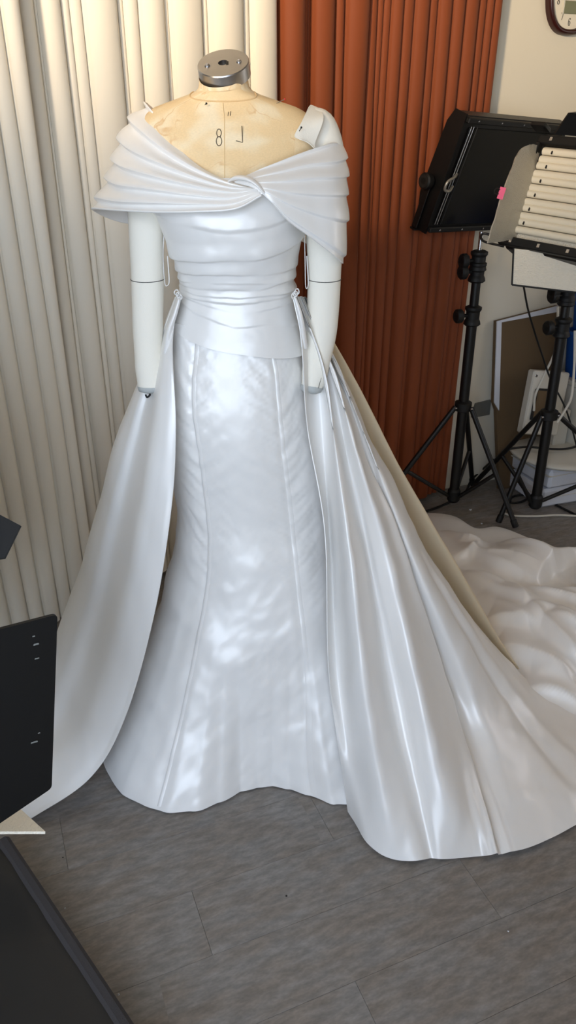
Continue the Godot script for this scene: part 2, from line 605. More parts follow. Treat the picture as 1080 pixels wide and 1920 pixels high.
func curtain(valleys: Array, off: float, hem: float, top: float, amp: float, seed_: int, gather := 0.0) -> ArrayMesh:
	var d := (track_b - track_a).normalized()
	var n := Vector3(-d.z, 0, d.x)
	var nz := noise(0.9, 2, seed_)
	var P := []
	var ny := 70
	var v0: float = valleys[0]
	var v1: float = valleys[valleys.size() - 1]
	var per := 14
	for j in ny + 1:
		var y := lerpf(top, hem, float(j) / ny)
		var line := PackedVector3Array()
		var low := clampf(1.0 - y / 2.6, 0, 1)
		for k in valleys.size() - 1:
			for q in per + (1 if k == valleys.size() - 2 else 0):
				var t := float(q) / per
				var a: float = valleys[k]
				var b: float = valleys[k + 1]
				a += 0.02 * low * nz.get_noise_2d(k * 7.3, y * 0.3)
				b += 0.02 * low * nz.get_noise_2d((k + 1) * 7.3, y * 0.3)
				var s := lerpf(a, b, t)
				s = v1 - (v1 - s) if gather == 0.0 else lerpf(s, lerpf(v0, v1, 0.0) + (s - v0) * (1.0 - gather), low)
				var w := b - a
				var h := minf(amp, w * 0.55) * (0.75 + 0.5 * absf(nz.get_noise_2d(k * 13.1, y * 0.35 + 40.0)))
				var bulge := pow(maxf(sin(PI * t), 0.0), 0.38) * h
				bulge += 0.005 * nz.get_noise_2d(s * 4.0, y * 0.3 + 9.0)
				line.append(track_a + d * s + n * (off + bulge) + Vector3(0, y, 0))
		P.append(line)
	return skin(P, 0.003)

func build_curtains():
	var v := []
	for x in [507, 520, 568, 577, 583, 627, 646, 693, 708, 722, 735, 757, 778, 806, 820, 848, 872, 897, 912, 928, 944]: v.append(track_s(x, 20))
	single("curtain", curtain(v, 0.0, 0.03, 2.72, 0.068, 41, 0.05), M.rust_cloth, "floor-length rust orange curtain hanging in deep folds behind the dress form", "curtain")
	v = []
	for x in [26, 60, 68, 112, 124, 148, 216, 228, 252, 300, 307, 372, 381, 448, 458, 512]: v.append(track_s(x, 20))
	v[0] = track_s(15, 20)
	single("curtain", curtain(v, 0.02, 0.035, 2.72, 0.034, 42), M.white_cloth, "wide cream curtain hanging behind the bare left arm of the dress form", "curtain", "")
	v = []
	for x in [-420, -340, -280, -220, -170, -120, -76, -34, 0, 38]: v.append(track_s(x, 20, 0.10))
	single("curtain", curtain(v, 0.10, 0.01, 2.72, 0.05, 43), M.white_cloth, "narrow cream curtain at the left edge, in front of the wide cream one", "curtain", "")
	var d := (track_b - track_a).normalized()
	single("curtain_rail", rod(track_a - d * 0.9 + Vector3(0, 2.74, 0), track_b + Vector3(0, 2.74, 0) + d * 0.05, 0.014), M.white_plastic, "white rail the rust and cream curtains hang from", "curtain rail")

# ------------------------------------------------------------------ the dress form
const AX := Vector3(-0.115, 0, -1.60)     # the axis of the form

func ring(y: float, tab: Array) -> Array:          # [half width, half depth, x offset, z offset] at height y
	for i in tab.size() - 1:
		if y <= tab[i][0] and y >= tab[i + 1][0]:
			var t: float = (tab[i][0] - y) / (tab[i][0] - tab[i + 1][0])
			var o := []
			for k in range(1, 5): 
				var p0: float = tab[maxi(i - 1, 0)][k]
				var p3_: float = tab[mini(i + 2, tab.size() - 1)][k]
				o.append(cubic_interpolate(tab[i][k], tab[i + 1][k], p0, p3_, t))
			return o
	return tab[tab.size() - 1].slice(1) if y < tab[0][0] else tab[0].slice(1)

var body_tab := [
	[1.548, 0.0445, 0.0445, -0.004, 0.014], [1.530, 0.0455, 0.0455, -0.004, 0.012], [1.517, 0.053, 0.048, -0.004, 0.008], [1.503, 0.094, 0.054, -0.003, 0.003],
	[1.489, 0.138, 0.063, -0.002, 0.001], [1.47, 0.163, 0.073, 0, 0.003], [1.44, 0.172, 0.084, 0, 0.007], [1.40, 0.168, 0.094, 0, 0.012], [1.35, 0.156, 0.108, 0, 0.018],
	[1.30, 0.138, 0.118, 0.003, 0.022], [1.25, 0.126, 0.112, 0.008, 0.018], [1.20, 0.113, 0.100, 0.011, 0.010], [1.15, 0.110, 0.092, 0.010, 0.003], [1.08, 0.128, 0.101, 0.005, 0.001], [1.0, 0.152, 0.114, 0, 0.0],
	[0.90, 0.160, 0.120, 0, -0.003], [0.82, 0.155, 0.116, 0, -0.003]]

func body_point(y: float, a: float, out := 0.0) -> Vector3:     # a = 0 is the front, growing to the right of the picture
	var r := ring(y, body_tab)
	var ca := cos(a)
	var sa := sin(a)
	var e := 0.86
	return AX + Vector3(r[2] + signf(sa) * pow(absf(sa), e) * (r[0] + out), y, r[3] + signf(ca) * pow(absf(ca), e) * (r[1] + out))

func shell(y0: float, y1: float, nv: int, nu: int, out: float) -> Array:
	var P := []
	for j in nv + 1:
		var line := PackedVector3Array()
		for i in nu + 1: line.append(body_point(lerpf(y0, y1, float(j) / nv), TAU * i / nu + PI, out))
		P.append(line)
	return P

func arm_mesh(path: Array, radii: Array, flat: float) -> ArrayMesh:
	var p := resample(path, 60)
	var r := []
	for i in 61: 
		var x := i / 60.0 * (radii.size() - 1)
		var k := mini(int(x), radii.size() - 2)
		r.append(lerpf(radii[k], radii[k + 1], smoothstep(0.0, 1.0, x - k)))
	return tube(p, r, 28, flat)

func build_form():
	var t := thing("dress_form", "size 8 calico dress form with steel neck cap and padded canvas arms", "dress form", base(Vector3(AX.x, 0, AX.z)))
	var P := shell(1.548, 0.98, 110, 96, 0.0)
	P = shift(P, func(_u, _v, p): return -0.012 * smoothstep(1.34, 1.26, p.y), true)
	for j in P.size():       # the neck is cut on a slant
		for i in P[j].size():
			var q: Vector3 = P[j][i]
			q.y += (-(q.z - AX.z - 0.013) * 0.58 + (q.x - AX.x) * 0.10) * smoothstep(1.510, 1.546, q.y)
			P[j][i] = q
	wput("torso", skin(P, 0.0, true, Vector2(1.6, 1.6)), M.body, t)
	var under := PackedVector3Array()
	var mid := PackedVector3Array()
	for q in P[P.size() - 1]: under.append(q); mid.append(Vector3(AX.x, 0.98, AX.z))
	wput("torso_base", skin([under, mid], 0.0, true), M.body, t)
	# neck seam
	var seam := []
	for i in 65: seam.append(body_point(1.5155 - 0.017 * pow(maxf(cos(TAU * i / 64.0), 0.0), 2.0), TAU * i / 64.0, 0.0006))
	wput("neck_seam", tube(seam, 0.0012, 6), mat(Color(0.86, 0.73, 0.54), 0.9), t)
	var cs := []
	for i in 20: cs.append(body_point(1.496 - 0.007 * i, 0.0, 0.0004))
	wput("centre_seam", tube(cs, 0.0008, 6), mat(Color(0.88, 0.77, 0.59), 0.9), t)
	# the steel cap, leaning forward
	var up := Vector3(-0.11, 1, 0.60).normalized()
	var cb := Basis(up.cross(Vector3.BACK).normalized(), up, up.cross(Vector3.BACK).normalized().cross(up)).orthonormalized()
	var c0 := at(418, 117, 1.575) - up * 0.0245
	var capx := Transform3D(cb, c0)
	var cap := wput("neck_cap", crisp([Vector2(0.0, 0.0), Vector2(0.0475, 0.0), Vector2(0.0475, 0.0225), Vector2(0.0462, 0.0242), Vector2(0.009, 0.0242), Vector2(0.009, 0.012), Vector2(0.0, 0.012)], 64, capx), M.steel, t)
	for s in [-1.0, 1.0]:
		wput("bolt", crisp([Vector2(0.0, 0.0275), Vector2(0.0022, 0.0275), Vector2(0.0045, 0.026), Vector2(0.0052, 0.0236)], 16, capx * base(Vector3(s * 0.029, 0, 0.004))), M.steel, cap)
	wput("keyhole", block(Vector3(0.006, 0.012, 0.014), 0.001, capx * base(Vector3(0.008, 0.0185, 0.004))), M.dark, cap)
	wput("pole", rod(Vector3(AX.x, 0.05, AX.z - 0.003), Vector3(AX.x, 1.0, AX.z - 0.003), 0.016), M.black_metal, t)
	var feet := []
	for k in 4: feet.append(rod(Vector3(AX.x, 0.06, AX.z), Vector3(AX.x + 0.2 * cos(TAU * k / 4 + 0.5), 0.012, AX.z + 0.2 * sin(TAU * k / 4 + 0.5)), 0.012))
	wput("foot_frame", join(feet), M.black_metal, t)
	# printed marks on the chest
	var q8 := body_point(1.4415, -0.035, 0.0015)
	var eight := []
	for k in 2:
		var rr := 0.0052 + 0.0010 * k
		var loop8 := []
		for i in 21: loop8.append(Vector3(q8.x + rr * 0.8 * sin(TAU * i / 20), 0, body_point(q8.y + (0.0062 - 0.0132 * k) + (rr + 0.0012) * cos(TAU * i / 20), -0.035, 0.0006).z) + Vector3(0, q8.y + (0.0062 - 0.0132 * k) + (rr + 0.0012) * cos(TAU * i / 20), 0))
		eight.append(tube(loop8, 0.0007, 6))
	wput("size_number", join(eight), M.ink, t)
	var qc := body_point(1.445, 0.125, 0.001)
	wput("corner_mark", join([rod(qc + Vector3(0.003, 0.014, -0.003), qc + Vector3(0.004, -0.013, 0.0035), 0.0008, 6), rod(qc + Vector3(0.004, -0.013, 0.0035), qc + Vector3(-0.008, -0.010, 0.003), 0.0010, 6)]), M.ink, t)
	var qt := body_point(1.478, 0.03, 0.0)
	for k in 2: wput("tick_mark", block(Vector3(0.001, 0.008, 0.0008), 0.0002, Transform3D(Basis.from_euler(Vector3(-0.3, 0, -0.15)), qt + Vector3(0.004 * k, 0.001 * k, 0.0008))), M.ink, t)
	# arms: the one at the left of the picture, then the one at the right
	var la := arm_mesh([at(268, 250, 1.61), at(272, 330, 1.60), at(274, 430, 1.585), at(277, 523, 1.57), at(277, 600, 1.555), at(278, 680, 1.54), at(279, 727, 1.53)], [0.036, 0.040, 0.0345, 0.0335, 0.0315, 0.0280, 0.0232], 1.0)
	var a1 := wput("arm", la, M.canvas, t)
	a1.set_meta("label", "canvas arm under the flared left side of the collar")
	var ra := arm_mesh([at(578, 240, 1.60), at(595, 249, 1.60), at(606, 300, 1.595), at(609, 400, 1.585), at(608, 523, 1.57), at(603, 610, 1.55), at(592, 690, 1.535), at(584, 728, 1.525)], [0.034, 0.040, 0.042, 0.039, 0.0335, 0.0330, 0.0280, 0.0225], 1.0)
	var a2 := wput("arm", ra, M.canvas, t)
	a2.set_meta("label", "canvas arm pinned to the bare shoulder at the right")
	for k in 2:
		var arm: MeshInstance3D = [a1, a2][k]
		var e: Vector3 = [at(277, 523, 1.57), at(608, 523, 1.57)][k]
		var loop_ := []
		for i in 33: loop_.append(e + Vector3(0.0342 * sin(TAU * i / 32), -0.001 * cos(TAU * i / 32), 0.0342 * cos(TAU * i / 32)))
		wput("elbow_seam", tube(loop_, 0.0008, 6), M.pencil, arm)
		var tip: Vector3 = [at(279, 728, 1.53), at(584, 729, 1.525)][k]
		var tl: Vector3 = [Vector3(0.0, -1, 0.12), Vector3(-0.12, -1, 0.16)][k]
		tl = tl.normalized()
		var tb := Basis(tl.cross(Vector3.BACK).normalized(), -tl, Vector3.ZERO)
		tb.z = tb.x.cross(tb.y)
		var tx := Transform3D(tb, tip)
		wput("end_cap", lathe([Vector2(0.0225, 0.008), Vector2(0.0235, 0.002), Vector2(0.0215, -0.005), Vector2(0.012, -0.009), Vector2(0, -0.010)], 28, tx), mat(Color(0.72, 0.73, 0.72), 0.8), arm)
		wput("hook", wire([tx * Vector3(0, -0.008, 0.004), tx * Vector3(0, -0.016, 0.006), tx * Vector3(0.006, -0.020, 0.004), tx * Vector3(0.008, -0.014, 0.002)], 0.002, 12), M.dark, arm)
	var ls := []
	for q in [Vector3(630, 530, 1.560), Vector3(627, 580, 1.548), Vector3(619, 640, 1.53), Vector3(607, 690, 1.513), Vector3(597, 728, 1.507)]: ls.append(p3(q))
	wput("arm_seam", wire(ls, 0.0007, 30, 6), M.pencil, a2)
	# canvas flap pinned to the shoulder
	var fl0 := [[at(579, 200, 1.585), at(583, 198, 1.6), at(600, 205, 1.60)], [at(566, 228, 1.535), at(584, 225, 1.545), at(606, 225, 1.55)], [at(552, 254, 1.516), at(566, 258, 1.52), at(590, 268, 1.535)], [at(562, 262, 1.515), at(577, 268, 1.52), at(592, 282, 1.53)]]
	wput("shoulder_flap", skin(loft(fl0, 14, 14), 0.0015), M.canvas, t)

func wput_at(called: String, mesh: Mesh, m: Material, parent: Node3D, xf: Transform3D) -> MeshInstance3D:
	return put(called, mesh, m, parent, parent.transform.affine_inverse() * xf)

func sysfont(n: String) -> SystemFont:
	var f := SystemFont.new()
	f.font_names = PackedStringArray([n])
	return f

# ------------------------------------------------------------------ the gown
func ridge(x: float, w: float) -> float:       # a pleat: slow rise, sharp fall
	var t := x / w
	if t < -1.0 or t > 0.20: return 0.0
	return smoothstep(-1.0, 0.0, t) if t < 0.0 else 1.0 - smoothstep(0.0, 0.20, t)

func side_y(a: float) -> float:      # the slanting lower edge of the bodice
	return 1.056 - 0.030 * sin(a) - 0.004 * cos(2.0 * a)

func build_gown():
	var t := thing("wedding_dress", "ivory satin mermaid wedding gown with pleated portrait collar, overskirt and long train", "wedding dress", base(Vector3(AX.x, 0, AX.z)))
	# bodice: draped folds across a fitted shell
	var nu := 220
	var nv := 190
	var P := []
	for j in nv + 1:
		var line := PackedVector3Array()
		for i in nu + 1:
			var a := TAU * i / nu + PI
			var y := lerpf(1.375, side_y(a), float(j) / nv)
			line.append(body_point(y, a, 0.007 + 0.004 * smoothstep(0.6, 1.0, float(j) / nv)))
		P.append(line)
	# height at the middle, drop towards the left, bend at the right, (unused), amplitude, width
	var folds := [[1.287, -0.02, 0.03, 0.0, 0.0045, 0.034], [1.236, 0.012, 0.034, 0.0, 0.0085, 0.024], [1.206, 0.006, 0.006, 0.0, 0.0065, 0.016], [1.190, 0.004, -0.006, 0.0, 0.0045, 0.012], [1.176, 0.0, 0.012, 0.0, 0.0060, 0.014],
		[1.160, -0.008, 0.0, 0.0, 0.0050, 0.012], [1.147, -0.014, 0.006, 0.0, 0.0060, 0.014], [1.131, -0.026, -0.002, 0.0, 0.0035, 0.012], [1.104, -0.050, -0.034, 0.0, 0.0042, 0.016]]
	var nz := noise(3.0, 3, 51)
	var f := func(u: float, _v: float, p: Vector3) -> float:
		var a := TAU * u + PI
		var x := sin(a)
		var h := 0.0
		for q in folds:
			var yy: float = q[0] + q[1] * x * (1.0 if x < 0 else -0.4) + q[2] * x * maxf(x, -0.2) + 0.004 * nz.get_noise_2d(x * 0.35, q[0] * 40.0)
			var amp: float = q[4] * (0.65 + 0.25 * absf(x)) * clampf(0.75 + 1.3 * nz.get_noise_2d(x * 0.30 + 20.0, q[0] * 60.0), 0.1, 1.3)
			h += 0.8 * amp * ridge(yy - p.y, q[5] * 1.3)
		return h + 0.0012 * nz.get_noise_2d(x * 0.5, p.y * 4.0)
	P = shift(P, f, true)
	wput("bodice", skin(P, 0.002, true), M.satin, t)
	# skirt
	P = []
	nu = 260
	nv = 150
	for j in nv + 1:
		var line := PackedVector3Array()
		var y := lerpf(1.10, 0.004, float(j) / nv)
		for i in nu + 1: line.append(skirt_point(y, skirt_angle(float(i) / nu)))
		P.append(line)
	var n2 := noise(2.2, 3, 61)
	var n3 := noise(4.5, 2, 62)
	var n4 := noise(5.0, 3, 63)
	f = func(u: float, _v: float, p: Vector3) -> float:
		var a := skirt_angle(u)
		var h := 0.0
		for s in [-1, 1]:
			var sa := seam_angle(p.y, s)
			h -= 0.0020 * exp(-pow((a - sa) / 0.05, 2.0))
			# drag lines that leave the seams
			var near := exp(-pow((a - sa) / 0.34, 2.0)) * smoothstep(0.40, 0.6, p.y)
			h += 0.0034 * near * n3.get_noise_2d((p.y - absf(a - sa) * 0.10) * 5.5, a * 0.3 + s * 9.0)
		h += 0.0009 * n4.get_noise_2d(p.y * 4.0 + a * 0.4, a * 0.6) * smoothstep(0.3, 0.7, p.y)
		h += 0.010 * n2.get_noise_3d(p.x * 1.6 + p.y * 0.6, p.y * 1.5, p.z) * smoothstep(0.95, 0.4, p.y)
		h += 0.004 * n2.get_noise_3d(p.x * 4.0 - p.y * 2.0, p.y * 4.0, 5.0) * smoothstep(0.7, 0.45, p.y)
		return h
	P = shift(P, f, true)
	var sk := wput("skirt", skin(P, 0.002, true), M.satin, t)
	for s in [-1, 1]:
		var strip := []
		for i in 141:
			var y := lerpf(side_y(seam_angle(1.04, s)) + 0.004, 0.012, i / 140.0)
			var c := seam_angle(y, s)
			var rr := Vector2(skirt_point(y, c).x - AX.x, skirt_point(y, c).z - AX.z).length()
			var line := PackedVector3Array()
			for q in [[-0.0006, -0.002], [0.0, 0.0010], [0.004, 0.0010], [0.008, 0.0004], [0.012, -0.0015]]:
				var p := on_grid(P, c + q[0] / rr, (1.10 - y) / 1.096)
				line.append(p + (p - Vector3(AX.x, p.y, AX.z)).normalized() * q[1])
			strip.append(line)
		wput("seam", skin(strip), M.satin, sk)
	build_overskirt(t)
	build_train(t)
	build_collar(t)
	# hanger loops at the sides
	var hl := [[Vector3(308, 430, 1.56), Vector3(306, 480, 1.55), Vector3(309, 530, 1.545), Vector3(314, 535, 1.545), Vector3(317, 525, 1.55), Vector3(314, 480, 1.56)], [Vector3(571, 440, 1.56), Vector3(572, 490, 1.55), Vector3(573, 535, 1.545), Vector3(576, 540, 1.545), Vector3(578, 528, 1.55), Vector3(575, 480, 1.56)]]
	for e in hl:
		var pts := []
		for q in e: pts.append(p3(q))
		wput("hanger_loop", tube(resample(pts, 36), 0.0022, 8, 0.4), M.satin, t)

func skirt_angle(u: float) -> float:      # the front, where one can look at it, gets most of the columns
	var t := 2.0 * u - 1.0
	return PI * (0.5 * t + 0.5 * t * t * t)

func on_grid(P: Array, a: float, v: float) -> Vector3:
	var lo := 0.0
	var hi := 1.0
	for k in 24:
		var m := (lo + hi) / 2
		if skirt_angle(m) < a: lo = m
		else: hi = m
	var x: float = lo * (P[0].size() - 1)
	var y: float = clampf(v, 0, 1) * (P.size() - 1)
	var i := mini(int(x), P[0].size() - 2)
	var j := mini(int(y), P.size() - 2)
	return (P[j][i] as Vector3).lerp(P[j][i + 1], x - i).lerp((P[j + 1][i] as Vector3).lerp(P[j + 1][i + 1], x - i), y - j)

func seam_angle(y: float, s: int) -> float:
	if s < 0: return lerpf(-0.51, -0.57, smoothstep(0.6, 0.1, y)) + 0.04 * exp(-pow((y - 0.86) / 0.08, 2.0))
	return lerpf(0.55, 0.50, smoothstep(0.6, 0.1, y))

var hem_tab := [[-180, 0.42], [-120, 0.41], [-90, 0.40], [-59, 0.417], [-47, 0.419], [-38, 0.405], [-29, 0.39], [-20, 0.358], [-12, 0.315], [-3, 0.276], [6, 0.266], [14, 0.268], [22, 0.290], [28, 0.33], [34, 0.385], [40, 0.41], [60, 0.40], [90, 0.38], [140, 0.40], [180, 0.42]]
var hip_tab := [[1.10, 0.135, 0.100], [1.06, 0.139, 0.104], [1.0, 0.154, 0.115], [0.92, 0.165, 0.125], [0.84, 0.168, 0.128], [0.74, 0.166, 0.124], [0.64, 0.160, 0.122], [0.56, 0.160, 0.126], [0.0, 0.160, 0.126]]

func skirt_point(y: float, a: float) -> Vector3:
	var w := 0.0
	var d := 0.0
	for i in hip_tab.size() - 1:
		if y <= hip_tab[i][0] and y >= hip_tab[i + 1][0]:
			var t: float = (hip_tab[i][0] - y) / (hip_tab[i][0] - hip_tab[i + 1][0])
			var i0 := maxi(i - 1, 0)
			var i3 := mini(i + 2, hip_tab.size() - 1)
			w = cubic_interpolate(hip_tab[i][1], hip_tab[i + 1][1], hip_tab[i0][1], hip_tab[i3][1], t) if y > 0.56 else 0.160
			d = cubic_interpolate(hip_tab[i][2], hip_tab[i + 1][2], hip_tab[i0][2], hip_tab[i3][2], t) if y > 0.56 else 0.126
	var deg := rad_to_deg(a)
	if deg > 180.0: deg -= 360.0
	var r := 0.4
	for i in hem_tab.size() - 1:
		if deg >= hem_tab[i][0] and deg <= hem_tab[i + 1][0]:
			var t: float = (deg - hem_tab[i][0]) / (hem_tab[i + 1][0] - hem_tab[i][0])
			r = lerpf(hem_tab[i][1], hem_tab[i + 1][1], smoothstep(0.0, 1.0, t) * 0.5 + t * 0.5)
	# a ring at the hip, and the waving hem it flares into
	var e := lerpf(1.0, 0.86, smoothstep(0.7, 0.95, y))
	var hip := Vector3(signf(sin(a)) * pow(absf(sin(a)), e) * w, 0, signf(cos(a)) * pow(absf(cos(a)), e) * d)
	var hem := Vector3(sin(a) * r, 0, cos(a) * r)
	var full := Vector3(sin(a) * 0.375, 0, cos(a) * 0.34)
	var x := clampf((0.66 - y) / 0.66, 0, 1)
	var grow := pow(x, 1.45)
	var wave := smoothstep(0.12, 0.95, x)
	var lean := Vector3(0.012 + 0.05 * maxf(sin(a), 0.0) * smoothstep(0.0, 0.35, y), 0, 0.0) * smoothstep(0.95, 0.6, y)
	return AX + Vector3(0, y, 0) + hip.lerp(full.lerp(hem, wave), grow) + lean

func cols(list: Array) -> Array:
	var out := []
	for c in list:
		var l := []
		for q in c: l.append(p3(q))
		out.append(l)
	return out

func build_overskirt(t: Node3D):
	# every line below is one fold, from the gathers at the waist down to the hem on the floor
	var right := cols([
		[Vector3(551, 560, 1.505), Vector3(566, 640, 1.49), Vector3(577, 800, 1.47), Vector3(610, 1000, 1.42), Vector3(618, 1270, 1.345), Vector3(652, 1522, 0.006)],
		[Vector3(554, 558, 1.525), Vector3(590, 680, 1.54), Vector3(606, 840, 1.52), Vector3(621, 1030, 1.47), Vector3(638, 1290, 1.37), Vector3(690, 1582, 0.01)],
		[Vector3(558, 556, 1.51), Vector3(606, 690, 1.50), Vector3(632, 860, 1.46), Vector3(658, 1050, 1.38), Vector3(686, 1310, 1.28), Vector3(738, 1610, 0.006)],
		[Vector3(562, 556, 1.54), Vector3(617, 700, 1.55), Vector3(652, 865, 1.52), Vector3(688, 1055, 1.46), Vector3(735, 1310, 1.35), Vector3(800, 1611, 0.01)],
		[Vector3(566, 556, 1.53), Vector3(628, 705, 1.525), Vector3(676, 870, 1.48), Vector3(735, 1060, 1.44), Vector3(800, 1320, 1.31), Vector3(868, 1609, 0.006)],
		[Vector3(570, 557, 1.57), Vector3(640, 715, 1.585), Vector3(696, 880, 1.56), Vector3(764, 1065, 1.52), Vector3(850, 1320, 0.16), Vector3(941, 1600, 0.012)],
		[Vector3(572, 557, 1.56), Vector3(645, 718, 1.575), Vector3(710, 880, 1.555), Vector3(785, 1065, 1.515), Vector3(900, 1320, 0.16), Vector3(1005, 1584, 0.012)],
		[Vector3(574, 558, 1.58), Vector3(649, 720, 1.595), Vector3(718, 880, 1.585), Vector3(804, 1060, 1.565), Vector3(950, 1310, 0.115), Vector3(1100, 1535, 0.012)],
		[Vector3(576, 559, 1.60), Vector3(652, 722, 1.615), Vector3(724, 878, 1.625), Vector3(815, 1055, 1.625), Vector3(980, 1290, 0.07), Vector3(1180, 1480, 0.012)],
		[Vector3(577, 560, 1.63), Vector3(651, 724, 1.65), Vector3(722, 876, 1.68), Vector3(808, 1050, 1.70), Vector3(978, 1262, 0.035), Vector3(1230, 1420, 0.012)]]) 
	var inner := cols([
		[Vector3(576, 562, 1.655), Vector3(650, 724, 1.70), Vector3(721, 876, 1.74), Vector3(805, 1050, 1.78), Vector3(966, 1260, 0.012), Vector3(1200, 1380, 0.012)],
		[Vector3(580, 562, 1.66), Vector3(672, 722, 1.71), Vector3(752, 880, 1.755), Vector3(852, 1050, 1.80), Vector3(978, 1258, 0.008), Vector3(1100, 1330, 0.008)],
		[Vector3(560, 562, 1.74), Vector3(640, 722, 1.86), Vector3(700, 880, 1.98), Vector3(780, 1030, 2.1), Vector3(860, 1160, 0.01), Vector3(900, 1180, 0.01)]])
	var n := noise(2.5, 3, 71)
	var n2 := noise(9.0, 2, 72)
	var P := loft(right, 200, 170)
	var crease := func(u: float, v: float, p: Vector3) -> float:
		var k := smoothstep(0.0, 0.25, v)
		var g := -0.016 * exp(-pow((u - 0.557) / 0.009, 2.0)) + 0.014 * exp(-pow((u - 0.532) / 0.020, 2.0))
		g += (-0.010 * exp(-pow((u - 0.35) / 0.018, 2.0)) + 0.006 * exp(-pow((u - 0.30) / 0.03, 2.0))) * smoothstep(0.35, 0.6, v)
		g += (-0.007 * exp(-pow((u - 0.70 - 0.1 * v) / 0.015, 2.0)) + 0.006 * exp(-pow((u - 0.745 - 0.1 * v) / 0.02, 2.0))) * smoothstep(0.55, 0.75, v) * smoothstep(1.0, 0.9, v)
		g += 0.004 * sin(u * 260.0) * exp(-pow((u - 0.545) / 0.035, 2.0)) * smoothstep(0.86, 0.95, v)
		return k * (smoothstep(0.3, 0.55, v) * g + 0.007 * n.get_noise_3d(p.x * 2.2 - p.y * 0.6, p.y * 0.6, p.z) + 0.0022 * n2.get_noise_3d(p.x + p.y * 0.5, p.y * 0.3, p.z * 1.2) * smoothstep(0.4, 0.8, v)) * smoothstep(0.0, 0.04, u)
	P = shift(P, crease)
	P = floor_clip(P)
	var o := wput("overskirt_panel", skin(P, 0.002), M.satin, t)
	o.set_meta("label", "overskirt panel sweeping right in long folds to the train")
	o = wput("warm_lit_fold", skin(floor_clip(shift(loft(inner, 60, 120), func(_u, v, p): return 0.004 * v * n.get_noise_3dv(p * 1.5))), 0.002), M.warm_lit_fold, t)
	o.set_meta("label", "rear satin fold of the overskirt, coloured cream for the warm light on it")
	var left := cols([
		[Vector3(339, 560, 1.505), Vector3(324, 640, 1.49), Vector3(330, 800, 1.45), Vector3(322, 950, 1.42), Vector3(290, 1150, 1.37), Vector3(235, 1345, 1.31), Vector3(168, 1460, 1.275), Vector3(48, 1542, 0.004)],
		[Vector3(336, 558, 1.52), Vector3(318, 640, 1.50), Vector3(310, 800, 1.455), Vector3(292, 950, 1.43), Vector3(255, 1150, 1.385), Vector3(200, 1345, 1.33), Vector3(125, 1460, 1.29), Vector3(10, 1530, 0.004)],
		[Vector3(334, 557, 1.53), Vector3(312, 640, 1.515), Vector3(288, 800, 1.48), Vector3(265, 950, 1.45), Vector3(225, 1150, 1.41), Vector3(165, 1345, 1.36), Vector3(80, 1450, 1.33), Vector3(-30, 1515, 0.004)],
		[Vector3(332, 557, 1.55), Vector3(305, 640, 1.56), Vector3(268, 800, 1.55), Vector3(235, 950, 1.53), Vector3(190, 1150, 1.49), Vector3(120, 1345, 1.43), Vector3(30, 1440, 1.39), Vector3(-80, 1490, 0.004)],
		[Vector3(330, 557, 1.56), Vector3(298, 645, 1.57), Vector3(245, 800, 1.56), Vector3(205, 950, 1.55), Vector3(155, 1140, 1.52), Vector3(80, 1330, 1.47), Vector3(-20, 1420, 1.43), Vector3(-120, 1470, 0.004)],
		[Vector3(330, 558, 1.60), Vector3(292, 650, 1.61), Vector3(227, 800, 1.62), Vector3(184, 950, 1.63), Vector3(130, 1130, 1.62), Vector3(50, 1310, 1.57), Vector3(-50, 1390, 1.53), Vector3(-150, 1440, 0.004)],
		[Vector3(336, 560, 1.66), Vector3(300, 650, 1.72), Vector3(245, 800, 1.78), Vector3(205, 950, 1.82), Vector3(160, 1110, 1.84), Vector3(110, 1230, 0.06), Vector3(60, 1260, 0.02), Vector3(30, 1280, 0.004)],
		[Vector3(360, 560, 1.70), Vector3(340, 650, 1.8), Vector3(300, 800, 1.9), Vector3(280, 950, 1.96), Vector3(260, 1080, 2.0), Vector3(240, 1180, 0.06), Vector3(230, 1190, 0.02), Vector3(230, 1195, 0.004)]])
	P = loft(left, 130, 150)
	var crease2 := func(u: float, v: float, p: Vector3) -> float:
		return smoothstep(0.0, 0.25, v) * smoothstep(0.0, 0.05, u) * 0.006 * n.get_noise_3d(p.x * 2.0 + p.y * 0.4, p.y * 0.7, p.z + 7.0)
	P = floor_clip(shift(P, crease2))
	o = wput("overskirt_panel", skin(P, 0.002), M.satin, t)
	o.set_meta("label", "overskirt panel falling to a point on the floor at the left")
	# the gathered heads of the two panels, tied at the waist with thread loops
	for k in 2:
		var c: Vector3 = [at(337, 553, 1.495), at(551, 551, 1.495)][k]
		var s: float = [-1.0, 1.0][k]
		var knot := []
		for q in 3:
			var ph := q * 2.1
			var loop_ := []
			for i in 13: loop_.append(c + Vector3(0.004 * sin(TAU * i / 12 + ph) + s * 0.003 * q, 0.005 * cos(TAU * i / 12 + ph) + 0.004 * (q - 1), 0.003 * sin(2 * TAU * i / 12) - 0.001))
			knot.append(tube(resample(loop_, 30), 0.0014, 6))
		wput("waist_tie", join(knot), M.satin, t)
		var roll := []
		for q in ([Vector3(338, 556, 1.50), Vector3(328, 590, 1.497), Vector3(318, 620, 1.50), Vector3(312, 660, 1.51)] if k == 0 else [Vector3(552, 556, 1.50), Vector3(560, 580, 1.497), Vector3(566, 610, 1.50), Vector3(571, 650, 1.51)]): roll.append(p3(q))
		wput("gathered_fold", tube(resample(roll, 24), ramp(0.005, 0.012, 25), 12, 0.6), M.satin, t)

func ramp(a: float, b: float, n: int) -> Array:
	var o := []
	for i in n: o.append(lerpf(a, b, float(i) / (n - 1)))
	return o

func floor_clip(P: Array) -> Array:
	var out := []
	for r in P:
		var l := PackedVector3Array()
		for q in r: l.append(Vector3(q.x, maxf(q.y, 0.004), q.z))
		out.append(l)
	return out

